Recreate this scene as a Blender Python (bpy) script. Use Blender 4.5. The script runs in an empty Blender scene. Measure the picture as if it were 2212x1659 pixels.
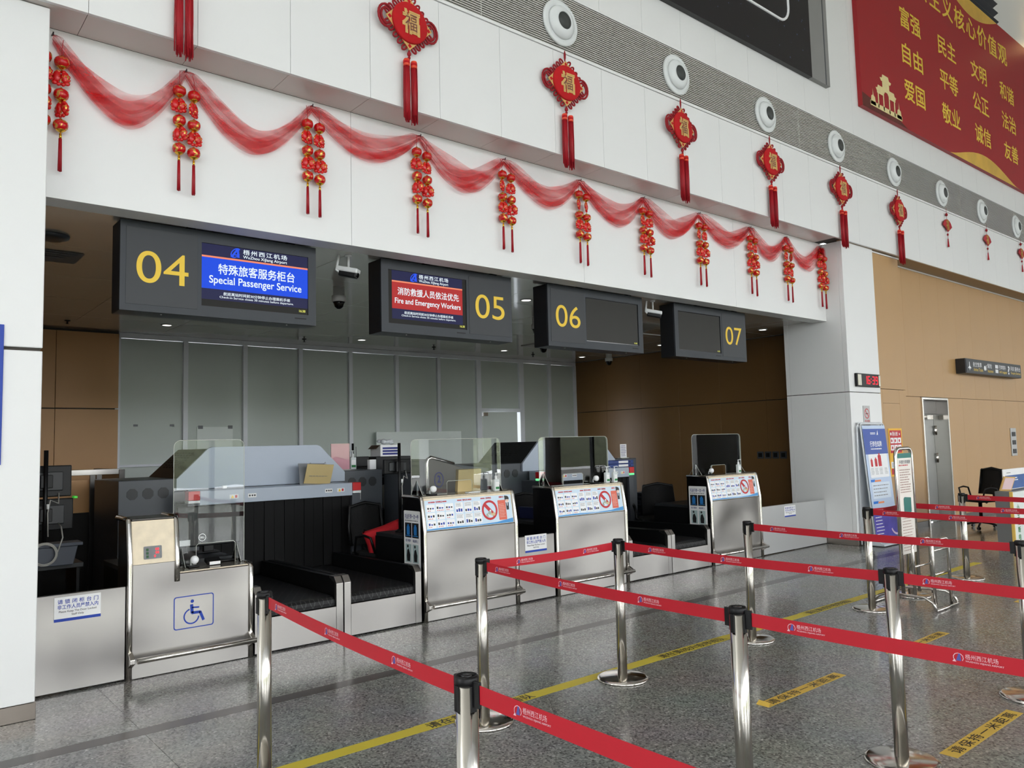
import bpy, bmesh, math, random
from mathutils import Vector, Matrix

# ------------------------------------------------------------------ camera, world, exposure
S = bpy.context.scene
COL = S.collection
random.seed(7)
F_PX, CX, CY, CAM_Z = 1685.0, 1106.0, 829.5, 1.57          # photo 2212 x 1659
RIGHT = Vector((0.76894982, -0.63884634, -0.02432118))
DOWN = Vector((0.03050787, 0.07466734, -0.99674172))
FWD = Vector((0.6385808, 0.76570238, 0.07690528))
cam_d = bpy.data.cameras.new('camera')
cam_d.sensor_fit = 'HORIZONTAL'; cam_d.sensor_width = 36.0
cam_d.lens = F_PX / 2212.0 * 36.0
cam_d.clip_start = 0.05; cam_d.clip_end = 400
cam = bpy.data.objects.new('camera', cam_d); COL.objects.link(cam)
Mx = Matrix.Identity(4)
for i in range(3):
    Mx[i][0] = RIGHT[i]; Mx[i][1] = -DOWN[i]; Mx[i][2] = -FWD[i]
Mx[2][3] = CAM_Z
cam.matrix_world = Mx
S.camera = cam

W = bpy.data.worlds.new('world'); S.world = W; W.use_nodes = True
wn = W.node_tree; wn.nodes.clear()
w_out = wn.nodes.new('ShaderNodeOutputWorld'); w_bg = wn.nodes.new('ShaderNodeBackground')
w_bg.inputs['Color'].default_value = (0.95, 0.975, 1.0, 1)      # bright even overcast
w_bg.inputs['Strength'].default_value = 7.5
wn.links.new(w_bg.outputs[0], w_out.inputs[0])
S.view_settings.view_transform = 'Standard'; S.view_settings.look = 'None'
S.view_settings.gamma = 1.0; S.view_settings.use_curve_mapping = False
S.view_settings.exposure = 0.0

# ------------------------------------------------------------------ pixel -> place (a pixel only gives a direction)
def ray(px, py): return RIGHT * (px - CX) + DOWN * (py - CY) + FWD * F_PX
C0 = Vector((0, 0, CAM_Z))
def at(px, py, y): d = ray(px, py); return C0 + d * (y / d.y)
def atx(px, py, x): d = ray(px, py); return C0 + d * (x / d.x)
def atz(px, py, z=0.0): d = ray(px, py); return C0 + d * ((z - CAM_Z) / d.z)

# ------------------------------------------------------------------ materials (procedural)
def srgb(r, g, b):
    f = lambda c: c / 12.92 if c <= 0.04045 else ((c + 0.055) / 1.055) ** 2.4
    return (f(r / 255), f(g / 255), f(b / 255), 1.0)
MATS = {}
def mat(name, col, rough=0.5, metal=0.0, var=0.06, scale=6.0, bump=0.0, bscale=40.0, coat=0.0, spec=0.5, emit=0.0, stretch=None, rvar=0.0, bdist=0.01):
    if name in MATS: return MATS[name]
    m = bpy.data.materials.new(name); m.use_nodes = True
    t = m.node_tree; b = t.nodes['Principled BSDF']
    c = srgb(*col)
    tc = t.nodes.new('ShaderNodeTexCoord'); src = tc.outputs['Object']
    if stretch:
        mp = t.nodes.new('ShaderNodeMapping'); mp.inputs['Scale'].default_value = stretch
        t.links.new(src, mp.inputs['Vector']); src = mp.outputs[0]
    n = t.nodes.new('ShaderNodeTexNoise'); n.inputs['Scale'].default_value = scale; n.inputs['Detail'].default_value = 3
    t.links.new(src, n.inputs['Vector'])
    mx = t.nodes.new('ShaderNodeMix'); mx.data_type = 'RGBA'
    mx.inputs[6].default_value = tuple(x * (1 - var) for x in c[:3]) + (1,)
    mx.inputs[7].default_value = tuple(min(1, x * (1 + var)) for x in c[:3]) + (1,)
    t.links.new(n.outputs['Fac'], mx.inputs[0]); t.links.new(mx.outputs[2], b.inputs['Base Color'])
    b.inputs['Roughness'].default_value = rough; b.inputs['Metallic'].default_value = metal
    b.inputs['Specular IOR Level'].default_value = spec
    if coat: b.inputs['Coat Weight'].default_value = coat; b.inputs['Coat Roughness'].default_value = 0.06
    if rvar:
        mr = t.nodes.new('ShaderNodeMapRange'); mr.inputs[3].default_value = rough - rvar; mr.inputs[4].default_value = rough + rvar
        t.links.new(n.outputs['Fac'], mr.inputs[0]); t.links.new(mr.outputs[0], b.inputs['Roughness'])
    if bump:
        n2 = t.nodes.new('ShaderNodeTexNoise'); n2.inputs['Scale'].default_value = bscale; n2.inputs['Detail'].default_value = 0 if bscale < 10 else 2
        t.links.new(src, n2.inputs['Vector'])
        bp = t.nodes.new('ShaderNodeBump'); bp.inputs['Strength'].default_value = bump; bp.inputs['Distance'].default_value = bdist
        t.links.new(n2.outputs['Fac'], bp.inputs['Height']); t.links.new(bp.outputs[0], b.inputs['Normal'])
    if emit:
        t.links.new(mx.outputs[2], b.inputs['Emission Color']); b.inputs['Emission Strength'].default_value = emit
    MATS[name] = m
    return m

M_WHITE = mat('white_panel', (235, 236, 235), 0.38, var=0.015, scale=2)
M_WALLW = mat('white_painted_metal', (234, 235, 234), 0.42, var=0.02, scale=1.5)
M_SOFFIT = mat('soffit_panel', (214, 205, 200), 0.22, var=0.03, scale=3)
M_TAN = mat('tan_panel', (184, 146, 96), 0.42, var=0.05, scale=1.2)
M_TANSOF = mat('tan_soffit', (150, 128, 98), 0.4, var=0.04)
M_BROWNL = mat('tan_panel_inner', (200, 150, 92), 0.4, var=0.05, scale=1.4)  # tan panel again, colour lightened for the back wall facing the hall
M_TANSHADE = mat('alcove_panel', (124, 90, 48), 0.4, var=0.05, scale=1.4)  # tan panel again, shade of the sideways wall put into its colour
M_CEIL = mat('ceiling_gloss_panel', (206, 203, 196), 0.1, var=0.03, scale=2, spec=0.6, coat=0.7)
M_JOINT = mat('dark_joint', (70, 66, 60), 0.8)
M_STEELB = mat('base_steel', (140, 132, 124), 0.28, metal=1.0, var=0.08, scale=3, stretch=(1, 1, 8))
M_STEEL = mat('brushed_steel', (166, 163, 160), 0.3, metal=1.0, var=0.06, scale=3, bump=0.8, bscale=1.7, stretch=(1, 1, 1.5), rvar=0.05, bdist=0.04)
M_GATEW = mat('pale_gate_steel', (196, 197, 197), 0.36, metal=0.45, var=0.04, scale=2)
M_STEELT = mat('polished_steel_tube', (214, 210, 204), 0.13, metal=1.0, var=0.05, scale=8)
M_STEELD = mat('dark_steel', (92, 90, 88), 0.3, metal=1.0, var=0.1, scale=3)
M_BLACK = mat('black_plastic', (13, 13, 15), 0.42, var=0.1, spec=0.3)
M_BLACKG = mat('black_gloss', (14, 14, 16), 0.12, var=0.1)
M_BLACKM = mat('black_matt', (16, 16, 17), 0.75, var=0.12, bump=0.2, bscale=60)
M_GREYD = mat('charcoal_paint', (70, 74, 80), 0.38, var=0.05)
M_GREYDD = mat('dark_charcoal', (34, 36, 39), 0.45, var=0.06)
M_SCAN = mat('scanner_pale_blue', (176, 186, 200), 0.36, var=0.02)
M_SIGN = mat('sign_slate', (43, 48, 54), 0.5, var=0.05, scale=3)
M_SIGND = mat('sign_slate_panel', (38, 42, 46), 0.45, var=0.08, scale=2)
M_SIGNK = mat('sign_side_black', (26, 28, 32), 0.4)
M_YELNUM = mat('yellow_digit', (243, 204, 58), 0.5, var=0.02)
M_MULL = mat('aluminium_frame', (232, 236, 242), 0.35, metal=0.0, var=0.04)
M_CREAM = mat('cream_marble', (226, 210, 180), 0.3, var=0.18, scale=14)
M_RED = mat('red_plastic', (205, 12, 22), 0.3, var=0.05)
M_REDFELT = mat('red_felt', (190, 8, 18), 0.85, var=0.12, scale=30)
M_REDCORD = mat('dark_red_cord', (150, 6, 24), 0.7, var=0.15, scale=30)
M_REDSTRAND = mat('red_silk_strand', (168, 4, 26), 0.5, var=0.2, scale=60, stretch=(1, 1, 0.05))
M_GOLD = mat('gold_trim', (214, 170, 74), 0.34, metal=0.75, var=0.15, scale=30)
M_GOLDP = mat('pale_gold_foil', (222, 182, 112), 0.5, metal=0.25, var=0.12, scale=40)
M_CAP = mat('polished_gold_cap', (214, 168, 60), 0.22, metal=1.0, var=0.1, scale=30)
M_ORANGE = mat('orange_band', (226, 70, 38), 0.5, var=0.2, scale=40)
M_WPAPER = mat('white_paper', (238, 238, 238), 0.6, var=0.02)
M_WPLAST = mat('white_plastic', (232, 234, 234), 0.3, var=0.02)
M_BLUE = mat('print_blue', (20, 60, 165), 0.5, var=0.03)
M_BLUED = mat('print_dark_blue', (18, 34, 120), 0.5, var=0.03)
M_REDP = mat('print_red', (196, 36, 44), 0.5, var=0.03)
M_BLKP = mat('print_black', (28, 28, 30), 0.5, var=0.03)
M_GREYP = mat('print_grey', (128, 130, 134), 0.6, var=0.03)
M_WHTP = mat('print_white', (245, 246, 248), 0.5, var=0.01)
M_BELT = mat('red_webbing', (184, 10, 34), 0.6, var=0.05, scale=60, stretch=(1, 1, 8))
M_TAPE = mat('yellow_tape', (206, 188, 62), 0.5, var=0.06, scale=4)
M_STICK = mat('amber_sticker', (214, 178, 74), 0.5, var=0.06, scale=4)
M_DIFF = mat('diffuser_white', (226, 230, 230), 0.2, var=0.01)
M_HOLE = mat('duct_dark', (60, 64, 62), 0.5, var=0.1)
M_SLAT = mat('grille_slat', (206, 205, 198), 0.4, var=0.02)
M_GBACK = mat('grille_back', (30, 30, 30), 0.8)
M_FROST = mat('frosted_glass', (200, 209, 203), 0.4, var=0.05, scale=0.8, spec=0.45)
M_BOARDG = mat('pale_board', (240, 248, 244), 0.5, var=0.06, scale=3)
M_TEAL = mat('teal_print', (24, 112, 104), 0.5, var=0.03)
M_SKIN = mat('print_skin', (244, 214, 196), 0.6, var=0.02)
M_RUBBER = mat('belt_rubber', (11, 11, 12), 0.6, spec=0.2)
M_CARD = mat('kraft_card', (206, 184, 132), 0.55, var=0.06, scale=5)
M_PINK = mat('pink_sheet', (222, 158, 172), 0.25, var=0.06, scale=4, coat=0.5)
M_FABRIC = mat('black_mesh_fabric', (12, 12, 14), 0.85, bump=0.3, bscale=120)
M_CUSH = mat('red_cushion_cloth', (206, 28, 40), 0.8, bump=0.2, bscale=60)
M_TRAY = mat('grey_tray', (74, 79, 90), 0.5)
M_GREENP = mat('print_green', (24, 120, 60), 0.5)
M_ROOF = mat('hall_roof', (205, 203, 198), 0.6)
M_HEDGE = mat('hillside_green', (112, 118, 92), 0.9, var=0.9, scale=2.2)

def emis(name, col, strength):
    if name in MATS: return MATS[name]
    m = bpy.data.materials.new(name); m.use_nodes = True; t = m.node_tree
    b = t.nodes['Principled BSDF']; b.inputs['Base Color'].default_value = (0.01, 0.01, 0.01, 1)
    b.inputs['Roughness'].default_value = 0.4; b.inputs['Specular IOR Level'].default_value = 0.12
    n = t.nodes.new('ShaderNodeTexNoise'); n.inputs['Scale'].default_value = 3
    mx = t.nodes.new('ShaderNodeMix'); mx.data_type = 'RGBA'; c = srgb(*col)
    mx.inputs[6].default_value = tuple(x * 0.97 for x in c[:3]) + (1,); mx.inputs[7].default_value = c
    t.links.new(n.outputs['Fac'], mx.inputs[0]); t.links.new(mx.outputs[2], b.inputs['Emission Color'])
    b.inputs['Emission Strength'].default_value = strength
    MATS[name] = m; return m
E_WHITE = emis('screen_white', (236, 248, 255), 1.0)
E_NAVY = emis('screen_navy', (30, 32, 78), 0.8)
E_BLUE = emis('screen_blue', (10, 74, 228), 1.0)
E_RED = emis('screen_red', (186, 44, 44), 0.9)
E_ORANGE = emis('screen_orange', (245, 140, 105), 1.0)
E_LOGO = emis('screen_logo_blue', (36, 84, 240), 1.0)
E_OFF = emis('screen_off_dark', (44, 42, 36), 0.35)
E_YEL = emis('screen_clock_yellow', (236, 236, 110), 1.0)
E_LEDR = emis('led_red', (255, 30, 50), 2.2)
E_LEDG = emis('led_green', (110, 240, 150), 1.4)
E_LAMP = emis('downlight_glow', (255, 252, 244), 7.0)
E_WARM = emis('warm_lamp', (255, 214, 150), 4.0)

def floor_material():
    m = bpy.data.materials.new('terrazzo'); m.use_nodes = True; t = m.node_tree; b = t.nodes['Principled BSDF']
    g = t.nodes.new('ShaderNodeNewGeometry')
    n1 = t.nodes.new('ShaderNodeTexNoise'); n1.inputs['Scale'].default_value = 2.2; n1.inputs['Detail'].default_value = 4
    v = t.nodes.new('ShaderNodeTexVoronoi'); v.inputs['Scale'].default_value = 95
    v2 = t.nodes.new('ShaderNodeTexVoronoi'); v2.inputs['Scale'].default_value = 42
    for x in (n1, v, v2): t.links.new(g.outputs['Position'], x.inputs['Vector'])
    r = t.nodes.new('ShaderNodeValToRGB'); e = r.color_ramp.elements
    e[0].position = 0.0; e[0].color = srgb(74, 73, 71); e[1].position = 1.0; e[1].color = srgb(214, 212, 206)
    for p, c in ((0.2, (98, 98, 95)), (0.42, (130, 130, 127)), (0.7, (146, 146, 142)), (0.9, (172, 171, 166))):
        k = e.new(p); k.color = srgb(*c)
    t.links.new(v.outputs['Color'], r.inputs[0])
    r2 = t.nodes.new('ShaderNodeValToRGB'); e2 = r2.color_ramp.elements
    e2[0].position = 0.10; e2[0].color = (1, 1, 1, 1); e2[1].position = 0.16; e2[1].color = (0, 0, 0, 1)
    t.links.new(v2.outputs['Distance'], r2.inputs[0])
    mx = t.nodes.new('ShaderNodeMix'); mx.data_type = 'RGBA'; mx.inputs[7].default_value = srgb(168, 165, 158)
    ml = t.nodes.new('ShaderNodeMath'); ml.operation = 'MULTIPLY'; ml.inputs[1].default_value = 0.5
    t.links.new(r2.outputs[0], ml.inputs[0]); t.links.new(ml.outputs[0], mx.inputs[0]); t.links.new(r.outputs[0], mx.inputs[6])
    m2 = t.nodes.new('ShaderNodeMix'); m2.data_type = 'RGBA'; m2.blend_type = 'MULTIPLY'; m2.inputs[0].default_value = 0.25
    t.links.new(mx.outputs[2], m2.inputs[6]); t.links.new(n1.outputs['Color'], m2.inputs[7])
    t.links.new(m2.outputs[2], b.inputs['Base Color'])
    b.inputs['Roughness'].default_value = 0.17; b.inputs['Specular IOR Level'].default_value = 0.42
    return m
M_FLOOR = floor_material()
M_STRIP = mat('floor_strip_stone', (62, 56, 52), 0.2, var=0.08, scale=8, spec=0.35)

def glass_material(name, tint=(0.97, 0.985, 0.98), ior=1.49):
    m = bpy.data.materials.new(name); m.use_nodes = True; t = m.node_tree; t.nodes.clear()
    o = t.nodes.new('ShaderNodeOutputMaterial'); mix = t.nodes.new('ShaderNodeMixShader')
    tr = t.nodes.new('ShaderNodeBsdfTransparent'); gl = t.nodes.new('ShaderNodeBsdfGlossy'); fr = t.nodes.new('ShaderNodeFresnel')
    tr.inputs[0].default_value = (*tint, 1); gl.inputs['Roughness'].default_value = 0.01; fr.inputs[0].default_value = ior
    t.links.new(fr.outputs[0], mix.inputs[0]); t.links.new(tr.outputs[0], mix.inputs[1]); t.links.new(gl.outputs[0], mix.inputs[2])
    t.links.new(mix.outputs[0], o.inputs[0]); return m
M_ACRYL = glass_material('clear_acrylic')
M_ACEDGE = mat('acrylic_edge', (206, 208, 200), 0.1, var=0.02)  # pale colour standing in for edge highlights; holder feet share it
M_CLEARB = mat('translucent_bottle', (214, 220, 220), 0.2, var=0.03)

def gauze_material():
    m = bpy.data.materials.new('red_tulle'); m.use_nodes = True; t = m.node_tree; t.nodes.clear()
    o = t.nodes.new('ShaderNodeOutputMaterial'); mix = t.nodes.new('ShaderNodeMixShader')
    tr = t.nodes.new('ShaderNodeBsdfTransparent'); df = t.nodes.new('ShaderNodeBsdfDiffuse'); tl = t.nodes.new('ShaderNodeBsdfTranslucent')
    mm = t.nodes.new('ShaderNodeMixShader'); mm.inputs[0].default_value = 0.35
    for d in (df, tl): d.inputs[0].default_value = srgb(226, 34, 40)
    tc = t.nodes.new('ShaderNodeTexCoord'); mp = t.nodes.new('ShaderNodeMapping'); mp.inputs['Scale'].default_value = (0.9, 5.0, 6.5)
    n = t.nodes.new('ShaderNodeTexNoise'); n.inputs['Scale'].default_value = 2.5; n.inputs['Detail'].default_value = 3
    t.links.new(tc.outputs['Object'], mp.inputs[0]); t.links.new(mp.outputs[0], n.inputs['Vector'])
    r = t.nodes.new('ShaderNodeMapRange'); r.inputs[1].default_value = 0.3; r.inputs[2].default_value = 0.75
    r.inputs[3].default_value = 0.2; r.inputs[4].default_value = 0.6
    t.links.new(n.outputs['Fac'], r.inputs[0]); t.links.new(r.outputs[0], mix.inputs[0])
    t.links.new(df.outputs[0], mm.inputs[1]); t.links.new(tl.outputs[0], mm.inputs[2])
    t.links.new(tr.outputs[0], mix.inputs[1]); t.links.new(mm.outputs[0], mix.inputs[2]); t.links.new(mix.outputs[0], o.inputs[0])
    return m
M_GAUZE = gauze_material()

def lantern_material(name, base, lo, hi, scale):
    m = bpy.data.materials.new(name); m.use_nodes = True; t = m.node_tree; b = t.nodes['Principled BSDF']
    tc = t.nodes.new('ShaderNodeTexCoord'); n = t.nodes.new('ShaderNodeTexNoise'); n.inputs['Scale'].default_value = scale
    n.inputs['Detail'].default_value = 2; n.inputs['Distortion'].default_value = 1.2
    t.links.new(tc.outputs['Object'], n.inputs['Vector'])
    r = t.nodes.new('ShaderNodeValToRGB'); e = r.color_ramp.elements
    e[0].position = lo; e[0].color = (0, 0, 0, 1); e[1].position = hi; e[1].color = (1, 1, 1, 1)
    t.links.new(n.outputs['Fac'], r.inputs[0])
    mx = t.nodes.new('ShaderNodeMix'); mx.data_type = 'RGBA'
    mx.inputs[6].default_value = srgb(*base); mx.inputs[7].default_value = srgb(222, 172, 84)
    t.links.new(r.outputs[0], mx.inputs[0]); t.links.new(mx.outputs[2], b.inputs['Base Color'])
    ml = t.nodes.new('ShaderNodeMath'); ml.operation = 'MULTIPLY'; ml.inputs[1].default_value = 0.7
    t.links.new(r.outputs[0], ml.inputs[0]); t.links.new(ml.outputs[0], b.inputs['Metallic'])
    b.inputs['Roughness'].default_value = 0.25
    return m
M_LANT = lantern_material('red_gold_lantern', (196, 8, 16), 0.56, 0.6, 34)
M_FISH = lantern_material('red_gold_charm', (206, 14, 20), 0.55, 0.62, 40)

def rubber_belt_material():
    m = bpy.data.materials.new('diamond_belt'); m.use_nodes = True; t = m.node_tree; b = t.nodes['Principled BSDF']
    tc = t.nodes.new('ShaderNodeTexCoord'); sp = t.nodes.new('ShaderNodeSeparateXYZ'); t.links.new(tc.outputs['Object'], sp.inputs[0])
    def mth(op, a, c=None):
        k = t.nodes.new('ShaderNodeMath'); k.operation = op
        for i, x in enumerate((a, c)):
            if x is None: continue
            if isinstance(x, (int, float)): k.inputs[i].default_value = x
            else: t.links.new(x, k.inputs[i])
        return k.outputs[0]
    yz = mth('SUBTRACT', sp.outputs['Y'], sp.outputs['Z'])
    lines = []
    for s in (1, -1):
        a = mth('ADD', sp.outputs['X'], mth('MULTIPLY', yz, 0.62 * s))
        fr = mth('FRACT', mth('MULTIPLY', a, 13.0))
        lines.append(mth('LESS_THAN', mth('ABSOLUTE', mth('SUBTRACT', fr, 0.5)), 0.045))
    ln = mth('MAXIMUM', lines[0], lines[1])
    mx = t.nodes.new('ShaderNodeMix'); mx.data_type = 'RGBA'
    mx.inputs[6].default_value = srgb(24, 24, 26); mx.inputs[7].default_value = srgb(66, 66, 66)
    t.links.new(ln, mx.inputs[0]); t.links.new(mx.outputs[2], b.inputs['Base Color'])
    bp = t.nodes.new('ShaderNodeBump'); bp.inputs['Strength'].default_value = 0.6; bp.inputs['Distance'].default_value = 0.003
    t.links.new(ln, bp.inputs['Height']); t.links.new(bp.outputs[0], b.inputs['Normal'])
    b.inputs['Roughness'].default_value = 0.38
    return m
M_DIAM = rubber_belt_material()

# ------------------------------------------------------------------ mesh builder
class MB:
    def __init__(s): s.v = []; s.f = []; s.m = []; s.s = []
    def add(s, vs, fs, mi=0, smooth=False):
        o = len(s.v); s.v += [Vector(p) for p in vs]
        for f in fs: s.f.append([o + i for i in f]); s.m.append(mi); s.s.append(smooth)
        return s
    def box(s, x0, y0, z0, x1, y1, z1, mi=0):
        vs = [(x, y, z) for z in (z0, z1) for y in (y0, y1) for x in (x0, x1)]
        return s.add(vs, [(0, 2, 3, 1), (4, 5, 7, 6), (0, 1, 5, 4), (2, 6, 7, 3), (0, 4, 6, 2), (1, 3, 7, 5)], mi)
    def obox(s, c, half, ax, mi=0):
        c = Vector(c); X, Y, Z = [Vector(a).normalized() * h for a, h in zip(ax, half)]
        vs = [c + X * i + Y * j + Z * k for k in (-1, 1) for j in (-1, 1) for i in (-1, 1)]
        return s.add(vs, [(0, 2, 3, 1), (4, 5, 7, 6), (0, 1, 5, 4), (2, 6, 7, 3), (0, 4, 6, 2), (1, 3, 7, 5)], mi)
    def cyl(s, p0, p1, r0, r1=None, n=16, mi=0, caps=True, smooth=True):
        r1 = r0 if r1 is None else r1
        p0 = Vector(p0); p1 = Vector(p1); d = (p1 - p0).normalized()
        a = d.orthogonal().normalized(); b = d.cross(a)
        vs = []
        for p, r in ((p0, r0), (p1, r1)):
            vs += [p + a * (r * math.cos(2 * math.pi * i / n)) + b * (r * math.sin(2 * math.pi * i / n)) for i in range(n)]
        s.add(vs, [(i, (i + 1) % n, n + (i + 1) % n, n + i) for i in range(n)], mi, smooth)
        if caps:
            o = len(s.v) - 2 * n
            for k in (list(range(n))[::-1], [n + i for i in range(n)]):
                s.f.append([o + i for i in k]); s.m.append(mi); s.s.append(False)
        return s
    def tube(s, pts, r, n=8, mi=0, closed=False):
        pts = [Vector(p) for p in pts]; k = len(pts); vs = []
        up = None
        for i, p in enumerate(pts):
            a = pts[(i - 1) % k] if (closed or i > 0) else p
            b = pts[(i + 1) % k] if (closed or i < k - 1) else p
            d = (b - a).normalized()
            if up is None: up = d.orthogonal().normalized()
            up = (up - d * up.dot(d)); up = up.normalized() if up.length > 1e-6 else d.orthogonal().normalized()
            w = d.cross(up)
            rr = r[i] if isinstance(r, (list, tuple)) else r
            vs += [p + up * (rr * math.cos(2 * math.pi * j / n)) + w * (rr * math.sin(2 * math.pi * j / n)) for j in range(n)]
        fs = []
        for i in range(k if closed else k - 1):
            a, b = i * n, ((i + 1) % k) * n
            fs += [(a + j, a + (j + 1) % n, b + (j + 1) % n, b + j) for j in range(n)]
        if not closed: fs += [tuple(range(n))[::-1], tuple((k - 1) * n + j for j in range(n))]
        return s.add(vs, fs, mi, True)
    def lathe(s, prof, n=24, o=(0, 0, 0), ax=(0, 0, 1), mi=0):
        o = Vector(o); d = Vector(ax).normalized(); a = d.orthogonal().normalized(); b = d.cross(a)
        vs = []
        for r, h in prof:
            vs += [o + d * h + a * (r * math.cos(2 * math.pi * j / n)) + b * (r * math.sin(2 * math.pi * j / n)) for j in range(n)]
        fs = []
        for i in range(len(prof) - 1):
            fs += [(i * n + j, i * n + (j + 1) % n, (i + 1) * n + (j + 1) % n, (i + 1) * n + j) for j in range(n)]
        if prof[0][0] > 1e-4: fs.append(tuple(range(n))[::-1])
        if prof[-1][0] > 1e-4: fs.append(tuple((len(prof) - 1) * n + j for j in range(n)))
        return s.add(vs, fs, mi, True)
    def prism(s, poly, axis, a, b, mi=0):
        n = len(poly)
        def P(p, t):
            return {'x': (t, p[0], p[1]), 'y': (p[0], t, p[1]), 'z': (p[0], p[1], t)}[axis]
        vs = [P(p, a) for p in poly] + [P(p, b) for p in poly]
        fs = [tuple(range(n))[::-1], tuple(n + i for i in range(n))] + [(i, (i + 1) % n, n + (i + 1) % n, n + i) for i in range(n)]
        return s.add(vs, fs, mi)
    def flat(s, poly, fr, off=0.001, mi=0):
        o, u, v = fr; nrm = u.cross(v).normalized()
        return s.add([o + u * p[0] + v * p[1] + nrm * off for p in poly], [tuple(range(len(poly)))], mi)
    def plate(s, poly, fr, t, mi=0):
        o, u, v = fr; nrm = u.cross(v).normalized(); n = len(poly)
        vs = [o + u * p[0] + v * p[1] for p in poly] + [o + u * p[0] + v * p[1] + nrm * t for p in poly]
        return s.add(vs, [tuple(range(n))[::-1], tuple(n + i for i in range(n))] + [(i, (i + 1) % n, n + (i + 1) % n, n + i) for i in range(n)], mi)
    def ball(s, c, rad, n=12, m=8, mi=0):
        c = Vector(c); rad = rad if isinstance(rad, (tuple, list)) else (rad, rad, rad); vs = []
        for i in range(m + 1):
            th = math.pi * i / m
            for j in range(n):
                ph = 2 * math.pi * j / n
                vs.append(c + Vector((rad[0] * math.sin(th) * math.cos(ph), rad[1] * math.sin(th) * math.sin(ph), rad[2] * math.cos(th))))
        fs = [(i * n + j, i * n + (j + 1) % n, (i + 1) * n + (j + 1) % n, (i + 1) * n + j) for i in range(m) for j in range(n)]
        return s.add(vs, fs, mi, True)
    def build(s, name, mats, parent=None, bevel=0.0, seg=2, keep=False):
        org = origin_of(parent)
        me = bpy.data.meshes.new(name)
        bm = bmesh.new()
        bv = [bm.verts.new(p - org) for p in s.v]
        for f, mi, sm in zip(s.f, s.m, s.s):
            try: fc = bm.faces.new([bv[i] for i in f])
            except ValueError: continue
            fc.material_index = mi; fc.smooth = sm
        bmesh.ops.remove_doubles(bm, verts=bm.verts, dist=1e-6) if not keep else None
        if not keep: bmesh.ops.recalc_face_normals(bm, faces=bm.faces)
        if bevel > 0:
            es = [e for e in bm.edges if len(e.link_faces) == 2 and e.calc_face_angle(0) > 0.6 and not (e.link_faces[0].smooth and e.link_faces[1].smooth)]
            bmesh.ops.bevel(bm, geom=es, offset=bevel, segments=seg, profile=0.5, affect='EDGES', clamp_overlap=True)
        bm.to_mesh(me); bm.free()
        for m in (mats if isinstance(mats, (list, tuple)) else [mats]): me.materials.append(m)
        o = bpy.data.objects.new(name, me); COL.objects.link(o)
        if parent is not None: o.parent = parent
        if name in FINE: o['kind'] = 'stuff'
        return o

FINE = {'small_print', 'card_print', 'note_print', 'heading_print', 'table_print', 'goods_print', 'star_print', 'vent_slots', 'infrared_dots', 'subtitle_print', 'tile_picture', 'sticker_print'}
ORG = {}
def origin_of(p):
    while p is not None:
        if p.name in ORG: return ORG[p.name]
        p = p.parent
    return Vector((0, 0, 0))
def tag(o, label, cat, group=None):
    o['label'] = label; o['category'] = cat
    if group: o['group'] = group
    return o
def thing(name, label, cat, loc=(0, 0, 0), group=None):
    o = bpy.data.objects.new(name, None); COL.objects.link(o)
    o.empty_display_size = 0.1
    o.location = Vector(loc); ORG[o.name] = Vector(loc)
    return tag(o, label, cat, group)
def struct(o): o['kind'] = 'structure'; return o
def dup(root, loc, rz=0.0, label=None, group=None, scale=None):
    r = root.copy(); COL.objects.link(r); r.location = loc; r.rotation_euler = (0, 0, rz)
    if scale: r.scale = (scale,) * 3
    if label: r['label'] = label
    if group: r['group'] = group
    for ch in list(root.children):
        c = ch.copy(); COL.objects.link(c); c.parent = r
        for g in list(ch.children):
            d = g.copy(); COL.objects.link(d); d.parent = c
    return r
def share(src, name, parent, loc=(0, 0, 0)):            # another object on the same mesh
    o = bpy.data.objects.new(name, src.data); COL.objects.link(o)
    o.parent = parent; o.location = loc; return o
def rrect(x0, y0, x1, y1, r, n=4):
    out = []
    for cx, cy, a0 in ((x1 - r, y0 + r, -90), (x1 - r, y1 - r, 0), (x0 + r, y1 - r, 90), (x0 + r, y0 + r, 180)):
        out += [(cx + r * math.cos(math.radians(a0 + 90 * i / n)), cy + r * math.sin(math.radians(a0 + 90 * i / n))) for i in range(n + 1)]
    return out
def rect(x0, y0, x1, y1): return [(x0, y0), (x1, y0), (x1, y1), (x0, y1)]
def circ(cx, cy, r, n=20, ry=None): return [(cx + r * math.cos(2 * math.pi * i / n), cy + (ry or r) * math.sin(2 * math.pi * i / n)) for i in range(n)]
X3, Y3, Z3 = Vector((1, 0, 0)), Vector((0, 1, 0)), Vector((0, 0, 1))
def frame_xz(x, y, z): return (Vector((x, y, z)), X3, Z3)      # faces the hall (-y)

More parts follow.
